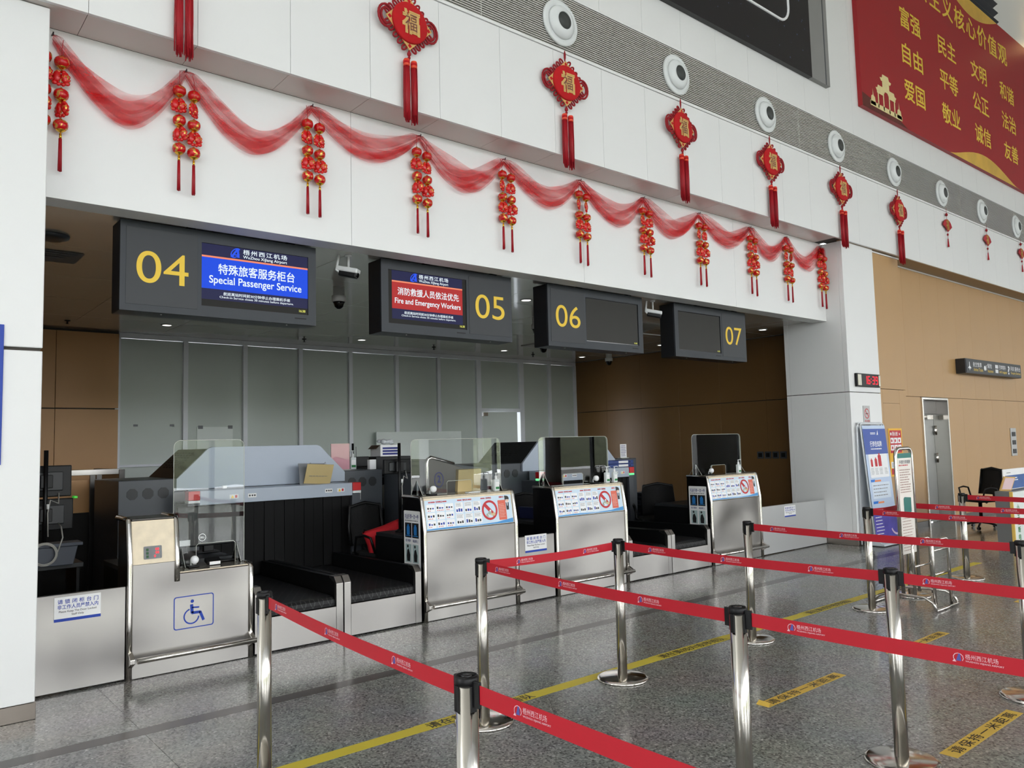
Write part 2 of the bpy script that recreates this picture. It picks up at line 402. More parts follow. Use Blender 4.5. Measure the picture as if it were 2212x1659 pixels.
_TXT = {}
def glyphs(body, space=1.0):
    k = (body, space)
    if k in _TXT: return _TXT[k]
    c = bpy.data.curves.new('t', 'FONT'); c.body = body; c.space_character = space
    c.resolution_u = 3 if ord(body[0]) > 255 else (12 if body.isdigit() else 5)
    o = bpy.data.objects.new('t', c); COL.objects.link(o)
    dg = bpy.context.evaluated_depsgraph_get()
    me = bpy.data.meshes.new_from_object(o.evaluated_get(dg))
    vs = [(v.co.x, v.co.y) for v in me.vertices]; fs = [tuple(p.vertices) for p in me.polygons]
    bpy.data.objects.remove(o); bpy.data.curves.remove(c); bpy.data.meshes.remove(me)
    xs = [v[0] for v in vs]; ys = [v[1] for v in vs]
    _TXT[k] = (vs, fs, min(xs), max(xs), min(ys), max(ys)); return _TXT[k]
def put_text(mb, body, fr, x0, y0, x1, y1, bold=0.0, off=0.002, mi=0, space=1.0):
    vs, fs, ax, bx, ay, by = glyphs(body, space)
    o, u, v = fr; nrm = u.cross(v).normalized()
    sx = (x1 - x0) / (bx - ax); sy = (y1 - y0) / max(1e-6, by - ay)
    k = 0
    for dx, dy in (((0, 0),) if bold <= 0 else ((-bold, -bold), (bold, -bold), (-bold, bold), (bold, bold))):   # strokes thickened by shifted copies
        mb.add([o + u * (x0 + (p[0] + dx - ax) * sx) + v * (y0 + (p[1] + dy - ay) * sy) + nrm * (off + 0.0001 * k) for p in vs], fs, mi); k += 1
    return mb
def text_part(body, fr, x0, y0, x1, y1, m, parent, bold=0.0, off=0.002, name='lettering', space=1.0):
    return put_text(MB(), body, fr, x0, y0, x1, y1, bold, off, 0, space).build(name, m, parent, keep=True)
def dashes(mb, fr, x0, y0, x1, y1, rows, seed=1, fill=0.5, off=0.0015, mi=0):   # print too small to read
    rnd = random.Random(seed); h = (y1 - y0) / rows
    for i in range(rows):
        x = x0; end = x1 - (x1 - x0) * rnd.uniform(0, 0.25)
        while x < end:
            w = (x1 - x0) * rnd.uniform(0.05, 0.16)
            mb.flat(rect(x, y1 - (i + 0.5 + fill / 2) * h, min(x + w, end), y1 - (i + 0.5 - fill / 2) * h), fr, off, mi)
            x += w + (x1 - x0) * 0.025
    return mb
# ================================================================== THE SETTING
BEAM_Y, BEAM_Z, FAS_Y, FAS_Z, CEIL_Z = 5.47, 4.435, 5.82, 3.275, 3.30
ORD = ['first', 'second', 'third', 'fourth', 'fifth', 'sixth', 'seventh', 'eighth', 'ninth', 'tenth', 'eleventh']
JX = [1.05 + 0.692 * k for k in range(-3, 32)]            # vertical panel joints of the beam

def slabs(parent, name, m, cells, bevel=0.0015):
    """cells: list of boxes; equal-sized ones share their mesh"""
    cache = {}
    for (x0, y0, z0, x1, y1, z1) in cells:
        k = (round(x1 - x0, 4), round(y1 - y0, 4), round(z1 - z0, 4))
        if k not in cache:
            mb = MB().box(0, 0, 0, k[0], k[1], k[2])
            o = mb.build(name, m, parent, bevel=min(bevel, min(k) * 0.3), seg=1); cache[k] = o
            o.location = Vector((x0, y0, z0)) - origin_of(parent)
        else:
            share(cache[k], name, parent, Vector((x0, y0, z0)) - origin_of(parent))

# ---- floor
floor = struct(MB().box(-25, -14, -0.3, 56, 14, -0.004).build('floor', M_FLOOR))
cells = []
rows = [(4.80 - 0.94 * (k + 1), 4.80 - 0.94 * k) for k in range(5)] + [(4.92, 6.0)]
for (ya, yb) in rows:
    k0 = -3
    while 1.27 + 0.94 * k0 < 16.4:
        xa = 1.27 + 0.94 * k0
        cells.append((xa + 0.001, ya + 0.001, -0.0045, xa + 0.939, yb - 0.001, 0.0)); k0 += 1
slabs(floor, 'floor_slab', M_FLOOR, cells, 0.0008)
struct(MB().box(-12, 4.801, -0.0045, 16.4, 4.919, 0.0002).build('trim_1', M_STRIP))

# ---- left wall block
wl = struct(MB().box(-8, 5.57, 0.0, 0.835, 6.55, BEAM_Z).build('wall_left', M_JOINT))
slabs(wl, 'wall_panel', M_WALLW, [(-8, 5.55, 0.10, 0.845, 5.58, 2.215), (-8, 5.55, 2.235, 0.845, 5.58, BEAM_Z - 0.004),
                                  (0.82, 5.581, 0.10, 0.845, 6.55, 2.215), (0.82, 5.581, 2.235, 0.845, 6.55, BEAM_Z - 0.004)], 0.004)
struct(MB().box(-8, 5.545, 0.0, 0.85, 6.55, 0.098).build('baseboard_left', M_STEELB, bevel=0.003))

# ---- upper wall (beam) with its panels
wb = struct(MB().box(-8, BEAM_Y + 0.02, BEAM_Z + 0.02, 56, BEAM_Y + 0.33, 10.1).build('wall_upper', M_JOINT))
cells = []
for a, b in zip(JX[:-1], JX[1:]):
    cells.append((a + 0.0015, BEAM_Y, BEAM_Z, b - 0.0015, BEAM_Y + 0.03, 5.50))
    cells.append((a + 0.0015, BEAM_Y, 6.145, b - 0.0015, BEAM_Y + 0.03, 10.1))
cells.append((-8, BEAM_Y, BEAM_Z, JX[0] - 0.0015, BEAM_Y + 0.03, 10.1))
slabs(wb, 'wall_panel', M_WHITE, cells, 0.001)
# soffit between beam and fascia
sof = struct(MB().box(-8, BEAM_Y + 0.01, BEAM_Z + 0.022, 10.98, FAS_Y + 0.2, BEAM_Z + 0.12).build('trim_2', M_JOINT))
slabs(sof, 'soffit_panel', M_SOFFIT, [(a + 0.0015, BEAM_Y + 0.031, BEAM_Z + 0.001, min(b, 10.98) - 0.0015, FAS_Y - 0.001, BEAM_Z + 0.021) for a, b in zip(JX[:-1], JX[1:]) if b < 11.2] + [(-8, BEAM_Y + 0.031, BEAM_Z + 0.001, JX[0] - 0.0015, 5.82, BEAM_Z + 0.021)], 0.001)

# ---- lower fascia carrying the garland
wf = struct(MB().box(0.846, FAS_Y + 0.03, FAS_Z + 0.01, 10.968, 6.02, BEAM_Z - 0.002).build('wall_fascia', M_JOINT))
fx = [0.846, 3.13, 5.90, 8.68, 10.968]
slabs(wf, 'fascia_panel', M_WHITE, [(a + 0.0015, FAS_Y, FAS_Z, b - 0.0015, FAS_Y + 0.035, BEAM_Z - 0.001) for a, b in zip(fx[:-1], fx[1:])], 0.001)
slabs(wf, 'underside_panel', M_WALLW, [(a + 0.0015, FAS_Y + 0.036, FAS_Z, b - 0.0015, 6.03, FAS_Z + 0.02) for a, b in zip(fx[:-1], fx[1:])], 0.001)

# ---- pillar on the right
wp = struct(MB().box(10.985, 5.545, 0, 11.915, 6.52, BEAM_Z).build('wall_pillar', M_JOINT))
cells = []
for z0, z1 in ((0.10, 2.203), (2.213, BEAM_Z)):
    cells += [(10.97, 5.53, z0, 11.93, 5.56, z1), (10.97, 5.561, z0, 11.0, 5.60, z1), (10.97, 5.603, z0, 11.0, 6.46, z1), (10.97, 6.463, z0, 11.0, 6.53, z1)]
slabs(wp, 'wall_panel', M_WALLW, cells, 0.002)
struct(MB().box(10.962, 5.52, 0, 11.95, 6.53, 0.098).build('baseboard_pillar', M_STEELB, bevel=0.003))

# ---- tan walls right of the pillar
wt = struct(MB().box(11.93, 5.59, 0, 12.85, 6.2, BEAM_Z).build('wall_tan', M_JOINT))
cells = [(11.932, 5.56, 0.1, 12.05, 5.6, 2.276), (12.053, 5.56, 0.1, 12.62, 5.6, 2.06), (12.053, 5.56, 2.063, 12.62, 5.6, 2.276), (12.623, 5.56, 0.1, 12.86, 5.6, 2.276),
         (11.932, 5.56, 2.284, 12.86, 5.6, BEAM_Z - 0.02), (12.83, 5.601, 0.1, 12.86, 5.83, BEAM_Z - 0.02)]
slabs(wt, 'wall_panel', M_TAN, cells, 0.0015)
wr = struct(MB().box(12.86, 5.86, 0, 14.04, 6.2, BEAM_Z).box(15.12, 5.86, 0, 56, 6.2, BEAM_Z).box(14.04, 5.86, 2.21, 15.12, 6.2, BEAM_Z).build('wall_right', M_JOINT))
cells = []
tx = [12.862, 13.57] + [14.31 + 0.735 * k for k in range(18)]
for a, b in zip(tx[:-1], tx[1:]):
    cells.append((a + 0.001, 5.83, 2.217, b - 0.001, 5.865, BEAM_Z - 0.02))
for a, b in zip([12.862, 13.45, 15.125] + [15.85 + 0.735 * k for k in range(15)], [13.449, 14.035, 15.849] + [16.585 + 0.735 * k for k in range(15)]):
    cells.append((a + 0.001, 5.83, 0.1, b - 0.001, 5.865, 2.211))
slabs(wr, 'wall_panel', M_TAN, cells, 0.0015)
struct(MB().box(12.86, BEAM_Y + 0.031, BEAM_Z + 0.001, 30, 5.83, BEAM_Z + 0.02).box(10.97, BEAM_Y + 0.031, BEAM_Z + 0.001, 12.86, 5.6, BEAM_Z + 0.02).build('trim_3', M_TANSOF))
struct(MB().box(12.86, 5.805, BEAM_Z - 0.022, 30, 5.829, BEAM_Z - 0.002).box(11.94, 5.545, BEAM_Z - 0.03, 12.87, 5.56, BEAM_Z - 0.008).build('trim_4', M_WHITE))
struct(MB().box(11.95, 5.552, 0, 12.865, 5.6, 0.098).box(12.86, 5.822, 0, 14.03, 5.86, 0.098).box(15.13, 5.822, 0, 30, 5.86, 0.098).build('baseboard_right', M_STEELD))

# ---- steel door in the tan wall
dr = struct(MB().box(14.035, 5.80, 0, 14.075, 6.1, 2.205).box(15.085, 5.80, 0, 15.125, 6.1, 2.205).box(14.075, 5.80, 2.17, 15.085, 6.1, 2.205).build('door_1', M_STEELT, bevel=0.003))
MB().box(14.08, 6.06, 0.012, 15.08, 6.10, 2.165).build('door_leaf', mat('door_grey', (150, 152, 150), 0.35, metal=0.4), dr, bevel=0.003)
MB().box(14.076, 6.0, 1.93, 15.084, 6.058, 2.168).build('transom_plate', M_STEELD, dr, bevel=0.003)
MB().box(14.25, 6.01, 1.86, 14.70, 6.055, 1.90).box(14.62, 5.97, 1.83, 14.86, 6.055, 1.91).build('door_closer', M_STEELT, dr, bevel=0.004)
for z in (1.55, 1.05): MB().cyl((15.07, 6.04, z), (15.07, 6.04, z + 0.17), 0.022, n=10).build('hinge', M_STEELT, dr)

# ---- counter hall (alcove): back walls, ceiling
wbk = struct(MB().box(0.5, 12.06, 0, 2.775, 12.4, CEIL_Z).build('wall_back', M_JOINT))
slabs(wbk, 'wall_panel', M_BROWNL, [(0.5, 12.03, 0, 1.987, 12.065, 2.196), (1.992, 12.03, 0, 2.772, 12.065, 2.196), (0.5, 12.03, 2.212, 1.987, 12.065, CEIL_Z - 0.03), (1.992, 12.03, 2.212, 2.772, 12.065, CEIL_Z - 0.03)], 0.002)
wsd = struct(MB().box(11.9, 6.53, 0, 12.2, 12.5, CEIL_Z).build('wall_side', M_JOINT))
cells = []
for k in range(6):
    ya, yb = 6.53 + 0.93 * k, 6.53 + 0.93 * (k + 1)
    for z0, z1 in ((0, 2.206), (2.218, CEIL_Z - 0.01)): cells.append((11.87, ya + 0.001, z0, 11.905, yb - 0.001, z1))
slabs(wsd, 'wall_panel', M_TANSHADE, cells, 0.0015)
struct(MB().box(0.5, 6.53, 0, 0.83, 12.06, CEIL_Z).build('wall_inner_left', M_TANSHADE))
ce = struct(MB().box(0.5, 6.0, CEIL_Z + 0.02, 12.2, 14, CEIL_Z + 0.15).build('ceiling', M_JOINT))
slabs(ce, 'ceiling_panel', M_CEIL, [(0.85 + 1.225 * i + 0.002, 6.03 + 1.215 * j + 0.002, CEIL_Z, 0.85 + 1.225 * (i + 1) - 0.002, 6.03 + 1.215 * (j + 1) - 0.002, CEIL_Z + 0.02) for i in range(9) for j in range(5)], 0.0012)

# ---- frosted glass partition
pt = struct(MB().box(2.78, 12.06, 3.225, 11.87, 12.16, CEIL_Z - 0.002).build('wall_partition', M_MULL, bevel=0.003))
ml = [2.77, 3.70, 4.605, 5.53, 6.445, 7.37, 8.28]
mb = MB()
for x in ml: MB().box(x - 0.035, 12.05, 0, x + 0.035, 12.17, 3.224).build('mullion', M_MULL, pt, bevel=0.004)
for x0, x1 in ((9.16, 9.27), (10.25, 10.37), (11.06, 11.13), (11.81, 11.868)):
    MB().box(x0, 12.05, 0, x1, 12.17, 3.224).build('mullion', M_MULL, pt, bevel=0.004)
MB().box(9.27, 12.055, 2.215, 10.25, 12.165, 2.285).build('transom', M_MULL, pt, bevel=0.003)
MB().box(2.80, 12.055, 1.375, 3.66, 12.165, 1.41).build('mid_rail', M_MULL, pt, bevel=0.003)
gx = [(a + 0.036, b - 0.036) for a, b in zip(ml[:-1], ml[1:])] + [(8.316, 9.159), (10.371, 11.059), (11.131, 11.809)]
for a, b in gx: MB().box(a, 12.10, 0.02, b, 12.112, 3.223).build('glass_pane', M_FROST, pt)
MB().box(9.271, 12.10, 2.286, 10.249, 12.112, 3.223).build('glass_pane', M_FROST, pt)
dl = struct(MB().obox((9.635, 11.95, 1.11), (0.36, 0.006, 1.095), ((1, -0.36, 0), (0.36, 1, 0), (0, 0, 1))).build('door_2', M_FROST))
MB().box(9.29, 12.02, 2.13, 9.40, 12.08, 2.2).build('hinge', M_STEELT, dl, bevel=0.003)
struct(MB().box(8, 14.0, 0, 12.2, 14.2, CEIL_Z).build('wall_room_behind', mat('room_grey', (150, 148, 145), 0.6)))

# ---- the hall around the visitor: roof, glazed front behind, hillside outside
struct(MB().box(-25, -14, 12.6, 56, 9, 12.9).build('ceiling_hall', M_ROOF))
struct(MB().box(-25.3, -14, 0, -25, 6, 12.6).build('wall_hall_end', M_WALLW))
struct(MB().box(56, -14, 0, 56.3, 6, 12.6).build('wall_hall_far', M_WALLW))
hf = struct(MB().box(-25, -14.2, 7.6, 56, -14, 12.6).build('wall_front_blocker', M_MULL))  # unseen solid upper band, added to keep high daylight out
for k in range(27):
    x = -24 + 3.0 * k
    MB().box(x - 0.06, -14.2, 0, x + 0.06, -14.0, 7.6).build('facade_mullion', M_GREYD, hf)
for x, pw in ((-8.7, 2.2), (4.3, 2.2), (17.3, 2.2), (29.6, 1.6), (34.5, 3.7), (47.0, 2.2)): MB().box(x, -14.3, 0, x + pw, -13.6, 7.6).build('facade_pier', M_WALLW, hf)  # widest pier is unseen, added to cover windows reflected in the last shield
for z in (2.6, 5.2): MB().box(-25, -14.18, z - 0.05, 56, -14.05, z + 0.05).build('facade_rail', M_GREYD, hf)
for k in range(9):
    x = -20 + 8.4 * k
    struct(MB().cyl((x, -11.5, 0), (x, -11.5, 12.6), 0.35, n=20).build('wall_hall_column', M_WHITE))
# hillside with trees in front of the terminal
def hill():
    mb = MB(); nx, ny = 90, 16; vs = []
    rnd = random.Random(3)
    for j in range(ny + 1):
        for i in range(nx + 1):
            x = -45 + 125 * i / nx; y = -27 - 22 * j / ny
            z = 4.6 * (j / ny) ** 0.7 + 0.5 * math.sin(x * 0.21) * j / ny + rnd.uniform(-0.5, 0.7) * (0.3 + j / ny) - 0.2
            vs.append((x, y + rnd.uniform(-0.5, 0.5), z))
    fs = [(j * (nx + 1) + i, j * (nx + 1) + i + 1, (j + 1) * (nx + 1) + i + 1, (j + 1) * (nx + 1) + i) for j in range(ny) for i in range(nx)]
    return mb.add(vs, fs, 0, True)
struct(hill().build('ground_hillside', M_HEDGE))
struct(MB().box(-45, -27.5, -0.35, 80, -14.2, -0.3).build('ground_forecourt', mat('forecourt', (170, 168, 162), 0.8)))

# ---- high parts above the red board
lv = struct(MB().box(6, 5.75, 10.1, 18.3, 6.4, 12.6).build('wall_high', M_GREYDD))
for k in range(12): MB().obox((12.15, 5.6, 10.22 + 0.2 * k), (6.15, 0.10, 0.012), ((1, 0, 0), (0, 1, -0.5), (0, 0.5, 1))).build('louvre_slat', M_GREYD, lv)
struct(MB().box(18.3, 5.6, 10.1, 56, 6.4, 12.6).build('wall_high_end', M_WALLW))

# ================================================================== AIR GRILLE AND JET DIFFUSERS
gr = thing('air_grille', 'long horizontal slatted air grille band set in the white upper wall', 'grille', (12, BEAM_Y, 5.8))
MB().box(-8, BEAM_Y + 0.018, 5.53, 25, BEAM_Y + 0.03, 6.12).build('backing', M_GBACK, gr)
MB().box(-8, BEAM_Y - 0.012, 5.503, 25, BEAM_Y + 0.03, 5.53).build('lower_frame', M_WHITE, gr, bevel=0.002)
MB().box(-8, BEAM_Y - 0.006, 6.12, 25, BEAM_Y + 0.03, 6.142).build('upper_frame', M_WHITE, gr, bevel=0.002)
s0 = None
for k in range(26):
    z = 5.532 + 0.0227 * k
    if s0 is None: s0 = MB().box(-8, BEAM_Y - 0.004, z, 25, BEAM_Y + 0.017, z + 0.0095).build('slat', M_SLAT, gr)
    else: share(s0, 'slat', gr, (0, 0, 0.0227 * k))
for x in (4.3, 7.07, 9.84, 12.6, 15.38, 18.15): MB().box(x - 0.002, BEAM_Y - 0.005, 5.53, x + 0.002, BEAM_Y + 0.017, 6.12).build('section_joint', M_SLAT, gr)

df = thing('jet_diffuser', 'round white jet air diffuser with dark nozzle on the grille band', 'air diffuser', (0, 0, 0), 'jet diffusers on the grille band')
MB().lathe([(0.236, 0.0), (0.236, 0.018), (0.225, 0.026), (0.178, 0.03), (0.172, 0.022)], 40, (0, 0, 0), (0, -1, 0)).build('flange', M_DIFF, df)
MB().lathe([(0.176, 0.022), (0.165, 0.045), (0.14, 0.066), (0.11, 0.08), (0.094, 0.084), (0.088, 0.08), (0.086, 0.03)], 36, (0, 0, 0), (0, -1, 0)).build('nozzle', M_DIFF, df)
MB().lathe([(0.086, 0.078), (0.086, 0.02), (0.001, 0.018)], 30, (0, 0, 0), (0, -1, 0)).build('throat', M_HOLE, df)
DX = [5.30 + 1.848 * k for k in range(8)]
df.location = (DX[0], BEAM_Y - 0.006, 5.80)
DL = ['round white jet diffuser above the %s large knot from the left wall' % ORD[k + 2] for k in range(5)] + ['round white jet diffuser above the %s fan pendant from the pillar' % ORD[k] for k in range(3)]
df['label'] = DL[0]
for k, x in enumerate(DX[1:]): dup(df, (x, BEAM_Y - 0.006, 5.80), label=DL[k + 1])

# ================================================================== BILLBOARDS
bb = thing('black_billboard', 'large dark billboard panel with white rounded outline and grey frame high on wall', 'billboard', (6, BEAM_Y, 6.63))
MB().box(2.0, 5.40, 6.63, 10.16, 5.468, 9.9).build('panel', mat('night_print', (20, 19, 24), 0.35, var=0.3, scale=30), bb)
MB().box(10.161, 5.40, 6.63, 10.66, 5.468, 9.9).build('side_frame', mat('frame_grey', (140, 140, 138), 0.45), bb)
MB().box(10.54, 5.396, 6.63, 10.56, 5.4, 9.9).build('frame_seam', M_GREYD, bb)
fr = frame_xz(0, 5.399, 0)
mb = MB(); out = rrect(4.5, 7.22, 9.6, 9.4, 0.22, 6)
mb.tube([Vector((p[0], 5.398, p[1])) for p in out], 0.02, 6, closed=True); mb.build('outline_mark', M_WHTP, bb)
rnd = random.Random(5); mb = MB()
for k in range(60):
    x, z, r = rnd.uniform(6.5, 10.1), rnd.uniform(6.7, 8), rnd.uniform(0.004, 0.014)
    mb.flat(circ(x, z, r, 6), fr, 0.001)
mb.build('star_print', mat('star_dot', (90, 104, 140), 0.6), bb)

rb = thing('red_billboard', 'red billboard with yellow Chinese value slogans, gate tower and golden wave', 'billboard', (15, BEAM_Y, 6.62))
RX0, RX1, RZ0, RZ1 = 11.63, 24.0, 6.62, 10.0
MB().box(RX0, 5.40, RZ0, RX1, 5.468, RZ1).build('board', mat('crimson_print', (164, 20, 30), 0.45, var=0.1, scale=0.35), rb)
M_YTXT = mat('yellow_letter', (240, 208, 70), 0.5, var=0.04)
fr = frame_xz(0, 5.40, 0)
words = [['富强', '自由', '爱国'], ['民主', '平等', '敬业'], ['文明', '公正', '诚信'], ['和谐', '法治', '友善']]
for i, colw in enumerate(words):
    for j, w in enumerate(colw):
        x = 13.16 + 1.513 * i; z = 8.41 - 0.635 * j
        text_part(w, fr, x, z, x + 0.79, z + 0.36, M_YTXT, rb, bold=0.012)
text_part('社会主义核心价值观', fr, 13.3, 9.2, 18.24, 9.62, M_YTXT, rb, bold=0.012, space=1.2)
M_YSWIRL = mat('gold_swirl', (222, 178, 74), 0.45, var=0.3, scale=2.5)
mb = MB()                                                     # golden arc at the top, golden wave at the bottom right
arc = [(16.2 + 2.6 * t, 10.0 - 0.0) for t in (0, 1)]
top = [(15.0, 10.0)] + [(15.0 + 2.8 * t, 10.0 - 0.33 * math.sin(math.pi * t)) for t in [i / 14 for i in range(1, 14)]] + [(17.8, 10.0)]
mb.flat(top, fr, 0.001); mb.build('gold_arc_print', M_YSWIRL, rb); mb = MB()
wave = [(14.9, 6.621)] + [(14.9 + 3.6 * t, 6.621 + 0.3 * math.sin(math.pi * min(1, t * 1.05)) ** 1.3) for t in [i / 16 for i in range(1, 16)]] + [(18.5, 6.621)]
mb.flat(wave, fr, 0.001); mb.build('gold_wave_print', M_YSWIRL, rb)
mb = MB()                                                     # memorial gate (paifang)
for x in (12.18, 12.36, 12.56, 12.74): mb.flat(rect(x - 0.018, 6.72, x + 0.018, 7.12 if x in (12.36, 12.56) else 6.98), fr, 0.002)
mb.flat(rect(12.14, 6.96, 12.38, 7.0), fr, 0.0025); mb.flat(rect(12.54, 6.96, 12.78, 7.0), fr, 0.0025)
mb.flat(rect(12.34, 7.04, 12.58, 7.2), fr, 0.0025)
def roof(cx, z, w, h): mb.flat([(cx - w, z + h * 0.4), (cx - w * 0.8, z), (cx + w * 0.8, z), (cx + w, z + h * 0.4), (cx + w * 0.62, z + h * 0.5), (cx + w * 0.5, z + h), (cx - w * 0.5, z + h), (cx - w * 0.62, z + h * 0.5)], fr, 0.003)
roof(12.46, 7.2, 0.2, 0.12); roof(12.26, 7.0, 0.16, 0.1); roof(12.66, 7.0, 0.16, 0.1)
for x in (12.0, 12.9): mb.flat([(x - 0.09, 6.72), (x + 0.09, 6.72), (x + 0.06, 6.86), (x + 0.015, 6.88), (x, 6.99), (x - 0.015, 6.88), (x - 0.06, 6.86)], fr, 0.002)
mb.flat(rect(11.9, 6.7, 13.0, 6.78), fr, 0.002)
mb.build('gate_tower_print', mat('gate_pale_gold', (236, 220, 160), 0.5, var=0.1, scale=12), rb)
mb = MB(); mb.flat([(11.64, 6.621), (13.2, 6.621), (12.9, 6.70), (12.4, 6.76), (11.95, 6.80), (11.64, 6.84)], fr, 0.0015); mb.build('slope_print', mat('slope_brown', (96, 34, 24), 0.5, var=0.3, scale=8), rb)
# ================================================================== CHINESE KNOTS ON THE BEAM
kn = thing('chinese_knot', 'large red Chinese knot with gold fu character and twin tassels below the grille', 'knot ornament', (0, 0, 0), 'large red knots along the upper wall')
d = 0.235
mb = MB()
for k in range(4):
    a = math.radians(90 * k); n1 = Vector((math.cos(a), 0, math.sin(a))); n2 = Vector((math.cos(a + math.pi / 2), 0, math.sin(a + math.pi / 2)))
    for i in range(5):
        t = 0.14 + 0.18 * i
        c = n1 * (d * (1 - t)) + n2 * (d * t); o = (n1 + n2).normalized(); s = (n2 - n1).normalized()
        pts = [c + o * (0.022 + 0.03 * math.sin(q)) + s * (0.017 * math.cos(q)) for q in [2 * math.pi * j / 12 for j in range(12)]]
        mb.tube(pts, 0.0085, 6, closed=True)
for s in (-1, 1):
    for q0, ra, rb_ in ((0.0, 0.075, 0.095), (0.0, 0.05, 0.065)):
        pts = [Vector((s * (0.225 + ra * math.cos(q)), 0.0, rb_ * math.sin(q))) for q in [2 * math.pi * j / 18 for j in range(18)]]
        mb.tube(pts, 0.011, 6, closed=True)
mb.build('cord_loops', M_REDCORD, kn)
MB().prism([(d, 0), (0, d), (-d, 0), (0, -d)], 'y', -0.012, -0.004).build('gold_square', M_GOLDP, kn)
MB().lathe([(0.178, 0.0), (0.178, 0.018), (0.17, 0.024), (0.001, 0.026)], 40, (0, -0.008, 0), (0, -1, 0)).build('felt_disc', M_REDFELT, kn)
frk = (Vector((0, -0.035, 0)), X3, Z3)
text_part('福', frk, -0.085, -0.1, 0.085, 0.1, M_GOLDP, kn, bold=0.038, off=0.003, name='fu_character')
text_part('福', frk, -0.06, -0.075, 0.06, 0.075, mat('fu_inner_print', (120, 70, 60), 0.6, var=0.3, scale=60), kn, off=0.005, name='fu_inner_print')
mb = MB()
for k in range(4):
    a = math.radians(90 * k); c = Vector((math.cos(a), 0, math.sin(a))) * 0.198
    s = 0.017
    mb.flat([(c.x + s * 1.2, c.z), (c.x, c.z + s * 1.2), (c.x - s * 1.2, c.z), (c.x, c.z - s * 1.2)], (Vector((0, -0.0125, 0)), X3, Z3), 0.001)
mb.build('corner_print', M_REDFELT, kn)
MB().tube([(0, 0, 0.235), (-0.006, 0, 0.27), (-0.008, 0, 0.31), (0, 0, 0.345), (0.008, 0, 0.31), (0.006, 0, 0.27)], 0.006, 6, closed=True).build('hanging_cord', M_REDCORD, kn)
MB().ball((0, 0, -0.265), (0.018, 0.018, 0.022)).cyl((0, 0, -0.235), (0, 0, -0.32), 0.008, n=8).ball((0, 0, -0.298), (0.013, 0.013, 0.014)).build('neck_knot', M_REDCORD, kn)
def tassel(x, y, ztop, zb, r, seed):
    t = MB(); rnd = random.Random(seed)
    for k in range(46):
        a = rnd.uniform(0, 6.28); q = r * math.sqrt(rnd.random()); px, py = x + q * math.cos(a), y + q * math.sin(a)
        e = zb + rnd.uniform(-0.03, 0.03)
        t.tube([(px * 0.999, py, ztop), (px + rnd.uniform(-0.004, 0.004), py, (ztop + e) / 2), (px + rnd.uniform(-0.006, 0.006), py, e)], 0.0034, 4)
    t.cyl((x, y, ztop), (x, y, ztop - (ztop - zb) * 0.9), r * 0.8, n=10)
    return t
for s in (-1, 1):
    x, y, zt = 0.031 * s, -0.006 - 0.018 * (s > 0), -0.318 + (-0.012 if s > 0 else 0)
    b = MB().lathe([(0.012, 0.0), (0.024, -0.004), (0.028, -0.015), (0.028, -0.058), (0.026, -0.066)], 18, (x, y, zt)).build('tassel_band', M_ORANGE, kn)
    fb = MB()
    fb.lathe([(0.0286, -0.022), (0.0286, -0.044)], 18, (x, y, zt)); fb.build('band_print', M_REDFELT, b)
    tassel(x, y, zt - 0.062, zt - 0.525, 0.026, 11 + s).build('tassel', M_REDSTRAND, kn)
KX = [1.63 + 1.845 * k for k in range(7)]
kn.location = (KX[0], BEAM_Y - 0.045, 5.16)
kn['label'] = 'red Chinese knot with long tassels, first from the left wall'
for i, x in enumerate(KX[1:]): dup(kn, (x, BEAM_Y - 0.045, 5.16), random.Random(i).uniform(-0.06, 0.06), 'red Chinese knot with gold fu and twin tassels, %s from the left wall' % ORD[i + 1])

# small fan-shaped hangings farther along
sk = thing('fan_pendant', 'small red fan-shaped fu pendant on a thin cord below the grille', 'pendant', (0, 0, 0), 'small fan pendants at the far end of the upper wall')
MB().prism([(0, -0.12)] + [(0.21 * math.sin(math.radians(q)), -0.1 + 0.21 * math.cos(math.radians(q))) for q in (65, 45, 25, 8, -8, -25, -45, -65)] + [(-0.06, -0.06)], 'y', -0.01, 0.0).build('fan_board', mat('fan_red', (176, 14, 34), 0.6, var=0.1, scale=20), sk, bevel=0.002)
text_part('福', (Vector((0, -0.01, 0)), X3, Z3), -0.06, -0.08, 0.06, 0.1, M_GOLD, sk, bold=0.02, name='fu_character')
MB().tube([(0, 0, 0.11), (0, 0, 0.31)], 0.003, 5).build('cord', M_REDCORD, sk)
MB().ball((0, 0, 0.195), (0.035, 0.02, 0.03), 10, 6).build('cord_bead', M_REDCORD, sk)
MB().tube([(0, 0, -0.12), (0, 0, -0.25)], 0.003, 5).ball((0, 0, -0.165), (0.02, 0.015, 0.024), 10, 6).build('lower_bead', M_REDCORD, sk)
MB().cyl((0, 0, -0.24), (0, 0, -0.385), 0.008, 0.017, n=10).build('tassel', M_REDSTRAND, sk)
sk.location = (14.65, BEAM_Y - 0.03, 5.24)
sk['label'] = 'small red fan-shaped fu pendant, first beyond the large knots'
for k in (1, 2): dup(sk, (14.65 + 1.865 * k, BEAM_Y - 0.03, 5.255), label='small red fan-shaped fu pendant, %s beyond the large knots' % ORD[k])

# ================================================================== LANTERN STRINGS ON THE FASCIA
ls = thing('lantern_string', 'string of three small red and gold lanterns with carp charms and red tassel', 'lantern string', (0, 0, 0), 'lantern strings along the white fascia')
